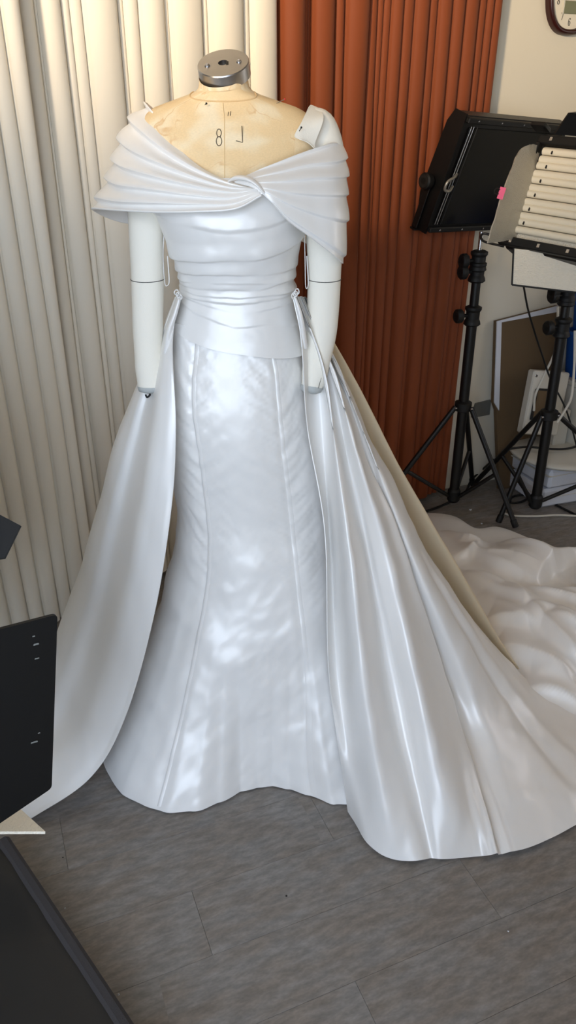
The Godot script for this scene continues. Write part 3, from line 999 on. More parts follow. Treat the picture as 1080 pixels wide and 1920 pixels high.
func build_train(t: Node3D):
	# the part of the train that lies spread on the floor behind the gown, to the right
	var rows := cols([
		[Vector3(640, 985, 0.02), Vector3(690, 1010, 0.10), Vector3(720, 1080, 0.10), Vector3(740, 1180, 0.06), Vector3(760, 1330, 0.02), Vector3(800, 1450, 0.005)],
		[Vector3(755, 968, 0.006), Vector3(765, 1020, 0.09), Vector3(800, 1090, 0.11), Vector3(840, 1190, 0.08), Vector3(880, 1330, 0.03), Vector3(900, 1450, 0.005)],
		[Vector3(805, 962, 0.006), Vector3(825, 1005, 0.09), Vector3(860, 1080, 0.10), Vector3(900, 1180, 0.08), Vector3(960, 1320, 0.03), Vector3(985, 1450, 0.005)],
		[Vector3(852, 968, 0.006), Vector3(875, 1010, 0.07), Vector3(910, 1080, 0.10), Vector3(955, 1170, 0.09), Vector3(1010, 1310, 0.04), Vector3(1060, 1450, 0.005)],
		[Vector3(892, 990, 0.006), Vector3(920, 1020, 0.08), Vector3(960, 1080, 0.08), Vector3(1000, 1160, 0.09), Vector3(1060, 1290, 0.05), Vector3(1120, 1440, 0.005)],
		[Vector3(935, 988, 0.006), Vector3(965, 1025, 0.09), Vector3(1000, 1080, 0.07), Vector3(1040, 1150, 0.09), Vector3(1110, 1270, 0.05), Vector3(1180, 1420, 0.005)],
		[Vector3(990, 1008, 0.006), Vector3(1010, 1040, 0.06), Vector3(1040, 1080, 0.06), Vector3(1080, 1140, 0.09), Vector3(1150, 1250, 0.05), Vector3(1240, 1400, 0.005)],
		[Vector3(1040, 1030, 0.006), Vector3(1050, 1055, 0.05), Vector3(1075, 1085, 0.09), Vector3(1120, 1130, 0.09), Vector3(1200, 1230, 0.05), Vector3(1300, 1370, 0.005)],
		[Vector3(1120, 1020, 0.006), Vector3(1120, 1050, 0.12), Vector3(1130, 1085, 0.14), Vector3(1170, 1130, 0.09), Vector3(1260, 1220, 0.05), Vector3(1380, 1340, 0.005)],
		[Vector3(1220, 1030, 0.006), Vector3(1230, 1060, 0.08), Vector3(1250, 1090, 0.09), Vector3(1280, 1130, 0.06), Vector3(1340, 1210, 0.03), Vector3(1440, 1300, 0.005)]])
	var P := loft(rows, 190, 150)
	# folds in the spread cloth: each a polyline on the floor, its height and its width
	var folds := [
		[[[845, 1050], [889, 1029], [912, 992]], 0.030, 0.05],
		[[[880, 1030], [936, 1062], [1016, 1092]], 0.035, 0.09],
		[[[855, 1063], [951, 1122], [990, 1150]], 0.035, 0.07],
		[[[966, 1098], [1066, 1133], [1140, 1150]], 0.035, 0.06],
		[[[950, 1105], [1012, 1172], [1080, 1229], [1150, 1260]], 0.045, 0.08],
		[[[915, 1152], [1012, 1180]], 0.03, 0.06],
		[[[1001, 1094], [1024, 1058], [1080, 1019], [1180, 1000]], 0.06, 0.10],
		[[[1030, 1165], [1080, 1190], [1160, 1210]], 0.03, 0.05],
		[[[930, 1195], [1010, 1225], [1090, 1260]], 0.035, 0.07],
		[[[830, 985], [870, 1010], [905, 1015]], 0.03, 0.06],
		[[[985, 1262], [1050, 1275], [1130, 1310]], 0.03, 0.05],
		[[[935, 1000], [990, 1030], [1050, 1060]], 0.03, 0.07],
		[[[870, 1075], [930, 1095], [985, 1130]], 0.016, 0.03],
		[[[990, 1145], [1040, 1160], [1110, 1200]], 0.018, 0.035],
		[[[900, 1110], [960, 1150], [1005, 1200]], 0.016, 0.03],
		[[[1000, 1240], [1050, 1250], [1110, 1290]], 0.016, 0.03],
		[[[850, 1010], [900, 1040], [960, 1050]], 0.014, 0.03],
		[[[1040, 1110], [1075, 1120], [1130, 1140]], 0.016, 0.03]]
	var lines := []
	for q in folds:
		var l := []
		for e in q[0]: l.append(fl(e[0], e[1], 0.07))
		lines.append(resample(l, 8))
	var n := noise(1.0, 2, 81)
	var out := []
	for j in P.size():
		var l := PackedVector3Array()
		var v := float(j) / (P.size() - 1)
		for i in P[j].size():
			var p: Vector3 = P[j][i]
			var h := 0.02 * n.get_noise_2d(p.x * 1.6, p.z * 1.6)
			for k in lines.size():
				var best := 9.0
				var sgn := 0.0
				var far := 0.0
				for q in lines[k].size() - 1:
					var a: Vector3 = lines[k][q]
					var b: Vector3 = lines[k][q + 1]
					var d := Vector2(b.x - a.x, b.z - a.z)
					var r := Vector2(p.x - a.x, p.z - a.z)
					var tt := clampf(r.dot(d) / d.length_squared(), 0.0, 1.0)
					var m := (r - d * tt).length()
					if m < best:
						best = m
						sgn = signf(r.cross(d))
						far = (q + tt) / 8.0
				var wd: float = folds[k][2]
				var amp: float = folds[k][1] * 1.25 * pow(maxf(sin(PI * clampf(far, 0.0, 1.0)), 0.0), 0.8)
				# steep on one side, soft on the other
				h += amp * exp(-pow(best / (wd * 1.3 if sgn > 0 else maxf(wd * 0.30, 0.02)), 1.5))
			var edge := smoothstep(0.0, 0.10, v)
			l.append(Vector3(p.x, maxf(0.004, p.y + (h - 0.03) * edge), p.z))
		out.append(l)
	wput("train", skin(out, 0.002), M.satin, t)

func pleated(ctrl: Array, nu: int, nv: int, count: float, amp: float, bend: Callable, knot: float) -> Array:
	var P := loft(ctrl, nu, nv)
	var f := func(u: float, v: float, _p: Vector3) -> float:
		var x: float = bend.call(u, v) * count
		var fr := x - floorf(x)
		var saw := smoothstep(-0.1, 0.9, fr) - smoothstep(0.90, 1.0, fr)
		return amp * saw * smoothstep(0.0, 0.55, absf(u - knot))
	return shift(P, f)

func build_collar(t: Node3D):
	# columns run round the shoulder from the back to the knot; each goes from the neck edge down to the hem
	var L := cols([
		[Vector3(400, 250, 1.72), Vector3(398, 290, 1.73), Vector3(396, 330, 1.735), Vector3(396, 370, 1.74), Vector3(398, 405, 1.74)],
		[Vector3(318, 228, 1.70), Vector3(285, 255, 1.70), Vector3(265, 310, 1.72), Vector3(255, 360, 1.73), Vector3(252, 417, 1.70)],
		[Vector3(277, 199, 1.61), Vector3(239, 238, 1.615), Vector3(220, 290, 1.62), Vector3(204, 340, 1.625), Vector3(177, 394, 1.605)],
		[Vector3(296, 226, 1.555), Vector3(258, 264, 1.545), Vector3(240, 310, 1.54), Vector3(226, 354, 1.53), Vector3(222, 395, 1.515)],
		[Vector3(333, 276, 1.515), Vector3(306, 300, 1.50), Vector3(292, 332, 1.485), Vector3(286, 364, 1.475), Vector3(290, 398, 1.465)],
		[Vector3(380, 316, 1.485), Vector3(366, 330, 1.47), Vector3(358, 350, 1.457), Vector3(356, 374, 1.45), Vector3(366, 398, 1.44)],
		[Vector3(432, 341, 1.465), Vector3(430, 350, 1.453), Vector3(430, 362, 1.445), Vector3(432, 378, 1.438), Vector3(440, 392, 1.43)],
		[Vector3(476, 352, 1.452), Vector3(479, 354, 1.446), Vector3(482, 357, 1.442), Vector3(485, 361, 1.438), Vector3(490, 366, 1.435)]])
	# rows are across; the pleats follow lines of even v
	var bl := func(u: float, v: float) -> float: return v + 0.10 * (u - 0.5) * (1.0 - v) - 0.05 * sin(u * 5.0) * v
	var P := pleated(L, 150, 230, 5.6, 0.011, bl, 1.0)
	var a := wput("collar_wing", skin(P, 0.003), M.satin, t)
	a.set_meta("label", "pleated collar wing flaring past the left shoulder")
	var e := []
	for q in P[P.size() - 1]: e.append(q)
	wput("piping", tube(resample(e, 120), 0.0022, 8), M.satin, a)
	var R := cols([
		[Vector3(440, 340, 1.458), Vector3(452, 344, 1.452), Vector3(466, 348, 1.447), Vector3(478, 353, 1.443), Vector3(488, 360, 1.44)],
		[Vector3(470, 325, 1.468), Vector3(484, 336, 1.452), Vector3(496, 350, 1.442), Vector3(506, 364, 1.437), Vector3(513, 383, 1.436)],
		[Vector3(516, 308, 1.485), Vector3(528, 328, 1.466), Vector3(534, 353, 1.452), Vector3(538, 380, 1.445), Vector3(542, 415, 1.445)],
		[Vector3(570, 288, 1.515), Vector3(580, 318, 1.492), Vector3(583, 353, 1.474), Vector3(584, 396, 1.466), Vector3(588, 449, 1.464)],
		[Vector3(620, 272, 1.55), Vector3(630, 316, 1.525), Vector3(631, 353, 1.507), Vector3(632, 408, 1.495), Vector3(628, 480, 1.49)],
		[Vector3(641, 267, 1.60), Vector3(650, 312, 1.58), Vector3(649, 353, 1.57), Vector3(650, 411, 1.56), Vector3(643, 494, 1.55)],
		[Vector3(620, 270, 1.67), Vector3(630, 310, 1.67), Vector3(632, 353, 1.67), Vector3(630, 411, 1.67), Vector3(625, 480, 1.66)],
		[Vector3(540, 270, 1.72), Vector3(545, 310, 1.73), Vector3(548, 353, 1.735), Vector3(545, 400, 1.74), Vector3(540, 440, 1.74)]])
	var br := func(u: float, v: float) -> float: return v - 0.06 * sin(u * 4.0) * (1.0 - v) + 0.03
	P = pleated(R, 150, 210, 5.0, 0.0055, br, 0.0)
	a = wput("collar_wing", skin(P, 0.003), M.satin, t)
	a.set_meta("label", "pleated collar wing wrapped over the right arm")
	# the twist where the wings cross
	var tw := []
	for q in [Vector3(428, 340, 1.462), Vector3(444, 333, 1.455), Vector3(464, 335, 1.446), Vector3(482, 346, 1.438), Vector3(496, 362, 1.436)]: tw.append(p3(q))
	wput("twist", tube(resample(tw, 30), [0.003, 0.004, 0.005, 0.006, 0.007, 0.0075, 0.008, 0.0085, 0.009, 0.009, 0.009, 0.009, 0.009, 0.009, 0.009, 0.009, 0.009, 0.009, 0.0085, 0.008, 0.008, 0.0075, 0.007, 0.007, 0.006, 0.006, 0.005, 0.005, 0.004, 0.004, 0.003], 14, 0.45), M.satin, t)

func build_pins():
	var spots := [[Vector3(534, 186, 1.575), Vector3(516, 195, 1.56), "dressmaking pin with a red head in the right shoulder seam", 1], [Vector3(565, 239, 1.515), Vector3(561, 246, 1.512), "dressmaking pin holding the canvas flap to the right shoulder", 0], [Vector3(387, 194, 1.53), Vector3(384, 197, 1.53), "tiny dark pin at the neck seam of the dress form", 0]]
	for s in spots:
		var a := p3(s[0])
		var b := p3(s[1])
		var t := thing("pin", s[2], "pin", base(b))
		wput("shaft", rod(b, a, 0.0007, 6), M.chrome if s[3] else M.dark, t)
		wput("head", lathe([Vector2(0, 0.002), Vector2(0.0017, 0.001), Vector2(0.0017, -0.001), Vector2(0, -0.002)], 10, base(a)), M.red if s[3] else M.dark, t)

# ------------------------------------------------------------------ studio lights and stands
func light_stand(label: String, foot: Vector3, top: Vector3, hub: float, legs: Array, collars: Array):
	var t := thing("light_stand", label, "light stand", base(foot), "black tripod stands")
	var p := func(y: float) -> Vector3: return foot.lerp(top, y / top.y) + Vector3(0, 0, 0) if false else foot + (top - foot) * (y / (top.y - foot.y))
	var cuts := [0.05]
	for c in collars: cuts.append(c)
	cuts.append(top.y - 0.09)
	var rad := [0.020, 0.017, 0.0142, 0.0115]
	for k in cuts.size() - 1: wput("tube", rod(p.call(cuts[k]), p.call(cuts[k + 1] + 0.01), rad[k], 20), M.black_metal, t)
	wput("spigot", rod(p.call(top.y - 0.095), p.call(top.y), 0.008, 16), M.chrome, t)
	var k2 := 0
	for y in collars + [top.y - 0.10]:
		var c: Vector3 = p.call(y)
		var col := wput("collar", crisp([Vector2(0, -0.035), Vector2(0.021, -0.035), Vector2(0.026, -0.030), Vector2(0.024, -0.020), Vector2(0.0205, -0.012), Vector2(0.0205, 0.012), Vector2(0.025, 0.020), Vector2(0.025, 0.028), Vector2(0.016, 0.033), Vector2(0, 0.033)], 20, Transform3D(Basis.from_scale(Vector3(1.25, 1.1, 1.25)), c)), M.black_matte, t)
		var dirs := Vector3(-0.95, 0, 0.3).normalized()
		var kx := Transform3D(Basis(Vector3.UP, dirs, Vector3.UP.cross(dirs)).scaled(Vector3.ONE * 1.2), c)
		wput("knob", join([crisp([Vector2(0.006, 0.018), Vector2(0.006, 0.040), Vector2(0.020, 0.040), Vector2(0.0225, 0.044), Vector2(0.0225, 0.056), Vector2(0.019, 0.060), Vector2(0, 0.060)], 10, kx), block(Vector3(0.02, 0.022, 0.024), 0.003, Transform3D(Basis(), c + Vector3(0.028, 0.0, 0)))]), M.black_matte, col)
		k2 += 1
	var hb: Vector3 = p.call(hub)
	wput("hub", crisp([Vector2(0, 0.022), Vector2(0.022, 0.022), Vector2(0.034, 0.016), Vector2(0.034, -0.016), Vector2(0.022, -0.022), Vector2(0, -0.022)], 16, base(hb)), M.black_matte, t)
	var lb: Vector3 = p.call(0.075)
	wput("lower_hub", crisp([Vector2(0, 0.03), Vector2(0.021, 0.03), Vector2(0.027, 0.02), Vector2(0.027, -0.02), Vector2(0.02, -0.03), Vector2(0, -0.03)], 16, base(lb)), M.black_matte, t)
	for e in legs:
		var d: Vector3 = (e - foot)
		d.y = 0
		var out := d.normalized()
		var a := hb + out * 0.034
		var b: Vector3 = e + Vector3(0, 0.012, 0)
		var leg := wput("leg", tube([a, b], 0.0105, 14), M.black_metal, t)
		wput("rubber_foot", tube([b - (b - a).normalized() * 0.03, e + Vector3(0, 0.012, 0) + (b - a).normalized() * 0.002], 0.013, 12), M.black_matte, leg)
		wput("rivet", lathe([Vector2(0, 0.006), Vector2(0.005, 0.004), Vector2(0.006, 0)], 10, Transform3D(Basis(Vector3.RIGHT, Vector3.BACK, Vector3.DOWN), a + Vector3(0, -0.004, 0.012))), M.chrome, leg)
		wput("brace", tube([lb + out * 0.026, a.lerp(b, 0.56) - out * 0.006], 0.0085, 12), M.black_metal, t)

func build_lights():
	# rear stand and its switched-off black light
	var f1 := at(849, 944, 2.86)
	f1.y = 0.0
	light_stand("tripod stand nearer the rust curtain, under the switched-off black light", f1, at(903, 434, 2.86), 0.47, [fl(966, 992), fl(885, 910), fl(690, 980)], [0.83, 0.99])
	var h := frame3(at(882, 229, 2.74), at(1050, 243, 3.05), at(812, 428, 2.82))
	var t := thing("studio_light", "black switched-off studio light panel with a dark face, beside the rust curtain", "studio light", h, "studio fluorescent lights")
	var w := 0.52
	var ht := 0.352
	var prof := [Vector3(-0.03, 0.02, 0.0), Vector3(-0.03, 0.02, -0.05), Vector3(-0.03, -0.02, -0.068), Vector3(-0.03, -0.25, -0.080), Vector3(-0.03, -0.32, -0.06), Vector3(-0.03, -ht - 0.01, -0.04), Vector3(-0.03, -ht - 0.01, 0.0)]
	put("housing", slab(prof, Vector3(w + 0.06, 0, 0)), M.black_metal, t)
	put("end_plate", slab(prof.map(func(q): return Vector3(-0.036, q.y * 1.03 + 0.004, q.z * 1.06 + 0.005)), Vector3(0.006, 0, 0)), M.black_metal, t)
	put("face", block(Vector3(w, ht - 0.03, 0.006), 0.001, base(Vector3(w / 2, -ht / 2, 0.004))), M.black_gloss, t)
	for y in [0.008, -ht]: 
		var rail := put("rail", block(Vector3(w + 0.06, 0.018, 0.02), 0.003, base(Vector3(w / 2, y, 0.008))), M.black_matte, t)
		for k in 5: put("rivet", lathe([Vector2(0, 0.002), Vector2(0.003, 0.001), Vector2(0.0035, 0)], 8, Transform3D(Basis(Vector3.RIGHT, Vector3.BACK, Vector3.DOWN), Vector3(0.02 + 0.12 * k, y, 0.019))), M.chrome, rail)
	for x in [0.0, 0.012, 0.03]: put("wire", rod(Vector3(x, -0.01, 0.012), Vector3(x - 0.012, -ht + 0.02, 0.012), 0.0022, 8), M.chrome if x < 0.03 else M.black_metal, t)
	put("latch", wire([Vector3(0.01, -0.16, 0.012), Vector3(-0.02, -0.165, 0.03), Vector3(-0.045, -0.18, 0.03), Vector3(-0.045, -0.205, 0.03), Vector3(-0.02, -0.21, 0.03), Vector3(0.008, -0.20, 0.014)], 0.005, 30), mat(Color(0.62, 0.61, 0.58), 0.3, 0.6), t)
	var ky := Transform3D(Basis(Vector3.UP, Vector3.LEFT, Vector3.BACK), Vector3(-0.036, -0.205, -0.045))
	put("tilt_knob", crisp([Vector2(0.008, 0), Vector2(0.008, 0.012), Vector2(0.024, 0.012), Vector2(0.027, 0.018), Vector2(0.027, 0.036), Vector2(0.022, 0.042), Vector2(0, 0.042)], 14, ky), M.black_matte, t)
	put("yoke", join([block(Vector3(0.005, 0.17, 0.025), 0.001, base(Vector3(-0.046, -0.28, -0.045))), block(Vector3(w + 0.11, 0.006, 0.025), 0.001, base(Vector3(w / 2, -0.37, -0.045))), block(Vector3(0.005, 0.17, 0.025), 0.001, base(Vector3(w + 0.046, -0.28, -0.045)))]), M.black_metal, t)
	# front stand and the light with its tubes
	var f2 := at(1004, 945, 2.80)
	f2.y = 0.0
	light_stand("tripod stand under the light with bare white tubes, at the right edge", f2, at(1072, 500, 2.80), 0.455, [fl(934, 983), fl(886, 914), fl(1240, 960)], [0.80, 0.93])
	h = frame3(at(1014, 271, 2.66), at(1140, 283, 2.50), at(966, 445, 2.56))
	t = thing("studio_light", "studio light with bare white fluorescent tubes and foil barn doors", "studio light", h, "studio fluorescent lights")
	w = 0.62
	ht = 0.295
	put("housing", block(Vector3(w, ht + 0.06, 0.10), 0.008, base(Vector3(w / 2, -ht / 2, -0.07))), M.black_metal, t)
	put("reflector", block(Vector3(w - 0.02, ht, 0.004), 0.001, base(Vector3(w / 2, -ht / 2, -0.016))), M.flap_white, t)
	var tubes := 12
	for k in tubes:
		var y := -0.02 - (ht - 0.05) * (k + (0.12 if k % 2 else -0.02)) / (tubes - 1)
		var tb := put("fluorescent_tube", rod(Vector3(0.018, y, 0.0), Vector3(w - 0.012, y, 0.0), 0.0115, 14), M.tube, t)
		if k % 2 == 0: put("clip", block(Vector3(0.004, 0.010, 0.006), 0.001, base(Vector3(0.055, y - 0.006, 0.012))), M.dark, tb)
	for y in [0.014, -ht - 0.014]:
		var rail := put("rail", block(Vector3(w + 0.02, 0.028, 0.022), 0.003, base(Vector3(w / 2, y, 0.0))), M.black_matte, t)
		for k in 4: put("hinge", block(Vector3(0.010, 0.012, 0.006), 0.001, base(Vector3(0.035 + 0.1 * k, y, 0.013))), M.chrome, rail)
	put("side_rail", block(Vector3(0.014, ht, 0.03), 0.003, base(Vector3(0.0, -ht / 2, 0.010))), M.black_matte, t)
	var door := []
	for q in [[Vector3(1012, 275, 2.66), Vector3(1000, 330, 2.63), Vector3(984, 390, 2.60), Vector3(964, 447, 2.57)], [Vector3(997, 271, 2.62), Vector3(984, 330, 2.58), Vector3(966, 390, 2.55), Vector3(946, 451, 2.52)], [Vector3(978, 278, 2.58), Vector3(962, 330, 2.53), Vector3(946, 390, 2.50), Vector3(928, 454, 2.47)], [Vector3(966, 295, 2.55), Vector3(949, 340, 2.50), Vector3(931, 395, 2.46), Vector3(913, 456, 2.43)]]:
		var l := []
		for e in q: l.append(p3(e))
		door.append(l)
	var fo := noise(16.0, 2, 91)
	var fo2 := noise(75.0, 2, 92)
	wput("barn_door", skin(shift(loft(door, 70, 110), func(_u, _v, p): return 0.003 * fo.get_noise_3dv(p) + 0.0012 * absf(fo2.get_noise_3dv(p))), 0.004), M.foil, t).set_meta("label", "curved silver foil barn door")
	var low := [p3(Vector3(963, 466, 2.53)), p3(Vector3(960, 534, 2.53)), p3(Vector3(1240, 568, 2.36)), p3(Vector3(1245, 494, 2.36))]
	var ln: Vector3 = (low[2] - low[0]).cross(low[1] - low[0]).normalized()
	var lowp := [low[0], low[1], low[1] + (low[2] - low[1]), low[0] + (low[2] - low[1])]
	wput("barn_door", slab(lowp, ln * 0.005), M.flap_white, t).set_meta("label", "white lower barn door hanging down")
	wput("door_edge", join([rod(lowp[0], lowp[1], 0.003, 8), rod(lowp[1], lowp[2], 0.003, 8)]), M.black_matte, t)
	wput("barn_door", slab([at(1040, 252, 2.62), at(1066, 214, 2.66), at(1080, 212, 2.66), at(1230, 226, 2.5), at(1240, 268, 2.46)], Vector3(0, 0.004, -0.006)), M.black_metal, t).set_meta("label", "black folded top barn door")
	put("bracket", block(Vector3(0.05, 0.014, 0.05), 0.002, base(Vector3(-0.012, 0.045, 0.02))), M.black_metal, t)
	put("lower_bracket", wire([Vector3(-0.012, -ht - 0.01, 0.01), Vector3(-0.06, -ht - 0.012, 0.03), Vector3(-0.05, -ht - 0.035, 0.03), Vector3(0.02, -ht - 0.035, 0.012)], 0.004, 24), M.black_metal, t)
	# pink binder clip on the foil door
	var cp := at(939, 362, 2.475)
	var bx := Transform3D(Basis.from_euler(Vector3(0, 0.3, -0.25)), cp)
	var c := thing("binder_clip", "small pink binder clip on the edge of the foil barn door", "binder clip", bx)
	put("body", slab([Vector3(-0.008, -0.017, 0.0), Vector3(0.008, -0.017, 0.008), Vector3(0.010, -0.017, 0.0), Vector3(0.008, -0.017, -0.008)], Vector3(0, 0.034, 0)), M.pink, c)
	put("handle", wire([Vector3(-0.006, 0.008, 0.0), Vector3(-0.018, 0.010, 0.002), Vector3(-0.026, 0.003, 0.003), Vector3(-0.022, -0.006, 0.002), Vector3(-0.006, -0.004, 0.0)], 0.0013, 20), M.dark, c)

# ------------------------------------------------------------------ clock and clutter by the wall
func build_clock():
	var c := onwall(1073, -35, 0.0)
	var xf := Transform3D(Basis(W, Vector3.UP, N), c)
	var t := thing("wall_clock", "oval wall clock with a dark burgundy frame, cut by the top right corner", "clock", xf)
	var rx := 0.0
	rx = absf((onwall(1120, -35) - c).dot(W))
	var ry := absf((onwall(1073, 68) - c).y)
	var oval := func(k: float, kz: Array) -> ArrayMesh:
		var P := []
		for q in kz:
			var line := PackedVector3Array()
			for i in 73: line.append(Vector3((rx * k - q.x) * signf(sin(TAU * i / 72)) * pow(absf(sin(TAU * i / 72)), 0.8), (ry * k - q.x) * signf(cos(TAU * i / 72)) * pow(absf(cos(TAU * i / 72)), 0.8), q.y))
			P.append(line)
		return skin(P, 0.0, true)
	put("frame", oval.call(1.0, [Vector2(0, 0.001), Vector2(0, 0.018), Vector2(0.005, 0.028), Vector2(0.011, 0.030), Vector2(0.017, 0.026), Vector2(0.019, 0.014)]), M.burgundy, t)
	put("dial", oval.call(1.0, [Vector2(0.0185, 0.0145), Vector2(0.05, 0.0145), Vector2(rx - 0.001, 0.0145)]), M.dial, t)
	var s := rx / 47.0      # metres per pixel of the photograph, across and up
	var sv := ry / 103.0
	put("display", block(Vector3(30 * s, 24 * sv, 0.003), 0.001, base(Vector3(1 * s, 50 * -sv, 0.0165))), M.lcd, t)
	put("display_frame", join([block(Vector3(32 * s, 2 * sv, 0.004), 0.0005, base(Vector3(1 * s, -37 * sv, 0.0165))), block(Vector3(2 * s, 26 * sv, 0.004), 0.0005, base(Vector3(-15 * s, -50 * sv, 0.0165)))]), M.white_plastic, t)
	for k in 12:
		if k == 3 or k == 9: continue
		var tm := TextMesh.new()
		tm.text = str(12 if k == 0 else k)
		tm.font = sysfont("Droid Serif")
		tm.font_size = 32
		tm.pixel_size = 20.0 * sv / 32.0
		tm.depth = 0.0006
		var a := TAU * k / 12
		put("numeral", tm, M.dark, t, Transform3D(Basis.from_scale(Vector3(0.7, 1, 1)), Vector3(sin(a) * 29 * s, cos(a) * 78 * sv, 0.0152)))
	put("hand", join([block(Vector3(0.004, 0.09, 0.001), 0.0003, Transform3D(Basis.from_euler(Vector3(0, 0, -0.6)), Vector3(0.02, 0.04, 0.0195))), block(Vector3(0.003, 0.12, 0.001), 0.0003, Transform3D(Basis.from_euler(Vector3(0, 0, 0.9)), Vector3(-0.03, 0.04, 0.0205)))]), M.dark, t)

func build_clutter():
	# brown board with a white edge leaning on the wall
	var o := WALL_AT + N * 0.10
	var pts := []
	for q in [[931, 602, 0.03], [1046, 573, 0.03], [1050, 700, 0.06], [1050, 850, 0.09], [941, 850, 0.09], [931, 770, 0.07], [927, 755, 0.07]]: pts.append(onwall(q[0], q[1], q[2]))
	var b := thing("board", "large brown board with a white edge leaning against the wall", "board", base(Vector3(pts[4].x, 0, pts[4].z)))
	var flat := []
	var nn: Vector3 = (pts[1] - pts[0]).cross(pts[4] - pts[0]).normalized()
	for p in pts: flat.append(p - nn * (p - pts[0]).dot(nn))
	flat[3].y = 0.0; flat[4].y = 0.0
	for k in [3, 4]: flat[k] = flat[k] - nn * (flat[k] - pts[0]).dot(nn)
	if nn.dot(N) < 0: nn = -nn
	wput("panel", slab(flat, nn * -0.02), M.brown, b)
	wput("edge", join([slab([flat[0], flat[1], flat[1] + Vector3(0, -0.026, 0), flat[0] + Vector3(0, -0.008, 0)], nn * 0.006), slab([flat[0], flat[0] + W * 0.022, flat[5] + W * 0.010, flat[6]], nn * 0.006)]), M.paper, b)
	single("socket_plate", slab([onwall(890, 756, 0.0), onwall(918, 749, 0.0), onwall(915, 776, 0.0), onwall(883, 782, 0.0)], N * 0.012), M.grey, "grey taped wall socket low on the wall behind the tripod legs", "wall socket")
	# pile by the wall: two wrapped parcels, a round white base on them, a white control box
	var pc := fl(1050, 905, 0.0) + N * 0.05
	var px := Basis(W, Vector3.UP, N)
	var lab := ["lower white wrapped parcel under the round white base", "upper white wrapped parcel right under the round white base"]
	for k in 2:
		var y := 0.045 + 0.092 * k
		var par := thing("parcel", lab[k], "parcel", Transform3D(px * Basis.from_euler(Vector3(0, -0.06 + 0.05 * k, 0)), onwall(1050, 890, 0.20) * Vector3(1, 0, 1) + W * 0.03 + Vector3(0, y - 0.045, 0)), "white parcels in the corner")
		put("package", block(Vector3(0.46 - 0.02 * k, 0.088, 0.30), 0.012, base(Vector3(0, 0.045, 0))), M.paper, par)
		put("wrap_fold", block(Vector3(0.462, 0.004, 0.302), 0.001, base(Vector3(0, 0.05 + 0.012 * k, 0))), M.white_plastic, par)
		if k == 1:
			var tm := TextMesh.new()
			tm.text = "le"
			tm.font = sysfont("Droid Sans")
			tm.font_size = 32
			tm.pixel_size = 0.0011
			tm.depth = 0.0006
			put("print", tm, M.blue, par, base(Vector3(0.03, 0.03, 0.1505)))
	var bc := fl(1046, 850, 0.19)
	var ped := thing("pedestal_base", "round white pedestal base with a short square post on the parcels", "pedestal", base(bc))
	put("disc", lathe([Vector2(0, 0), Vector2(0.195, 0), Vector2(0.21, 0.008), Vector2(0.21, 0.018), Vector2(0.19, 0.028), Vector2(0.08, 0.04), Vector2(0, 0.042)], 48), M.white_plastic, ped)
	put("post", block(Vector3(0.07, 0.16, 0.06), 0.006, Transform3D(px, Vector3(-0.01, 0.115, -0.03))), M.white_plastic, ped)
	var bx := frame3(at(1002, 695, 3.02), at(1045, 698, 3.04), at(978, 812, 2.98))
	var cb := thing("control_box", "white box with a dark square window leaning by the brown board", "box", bx)
	put("case", block(Vector3(0.17, 0.27, 0.05), 0.006, base(Vector3(0.085, -0.135, -0.027))), M.white_plastic, cb)
	put("window", block(Vector3(0.09, 0.12, 0.004), 0.001, base(Vector3(0.075, -0.14, 0.0))), M.brown, cb)
	put("window_rim", join([block(Vector3(0.012, 0.13, 0.006), 0.001, base(Vector3(0.028, -0.14, 0.001))), block(Vector3(0.10, 0.008, 0.006), 0.001, base(Vector3(0.075, -0.075, 0.001)))]), M.dark, cb)
	put("screw", lathe([Vector2(0, 0.002), Vector2(0.005, 0.001), Vector2(0.006, 0)], 10, Transform3D(Basis(Vector3.RIGHT, Vector3.BACK, Vector3.DOWN), Vector3(0.015, -0.02, 0.0))), M.chrome, cb)
	# blue tubs at the right edge
	var sh := thing("shelf_box", "white shelf box holding the lower blue tub at the right edge", "box", Transform3D(px, onwall(1110, 862, 0.19) * Vector3(1, 0, 1) - W * 0.01))
	put("carcass", block(Vector3(0.34, 0.48, 0.3), 0.006, base(Vector3(0, 0.24, 0))), M.white_plastic, sh)
	put("top_board", block(Vector3(0.36, 0.02, 0.32), 0.003, base(Vector3(0, 0.49, 0))), M.white_plastic, sh)
	var tubs := ["lower blue plastic tub on the white box at the right edge", "upper blue plastic tub stacked at the right edge behind the stand"]
	for k in 2:
		var tb := thing("tub", tubs[k], "tub", Transform3D(px, onwall(1110, 862, 0.19) * Vector3(1, 0, 1) - W * 0.01 + Vector3(0, 0.501 + 0.20 * k, 0)), "blue tubs at the right edge")
		var P := []
		for q in [[0.145, 0.12, 0.0], [0.15, 0.125, 0.006], [0.165, 0.14, 0.18], [0.172, 0.147, 0.18], [0.172, 0.147, 0.195], [0.158, 0.132, 0.195], [0.14, 0.115, 0.012], [0.0, 0.0, 0.012]]:
			var line := PackedVector3Array()
			for i in 49:
				var a := TAU * i / 48
				line.append(Vector3(signf(cos(a)) * pow(absf(cos(a)), 0.35) * q[0], q[2], signf(sin(a)) * pow(absf(sin(a)), 0.35) * q[1]))
			P.append(line)
		put("bucket", skin(P, 0.0, true), M.blue, tb)
	# cables
	cable("cable", M.black_matte, 0.0035, [Vector3(982, 538, 2.70), Vector3(990, 580, 2.75), Vector3(1003, 625, 2.85), Vector3(1018, 670, 2.90), Vector3(1032, 710, 2.92), Vector3(1062, 770, 2.90), Vector3(1085, 850, 2.9)], "thin black cable hanging from the light with bare tubes")
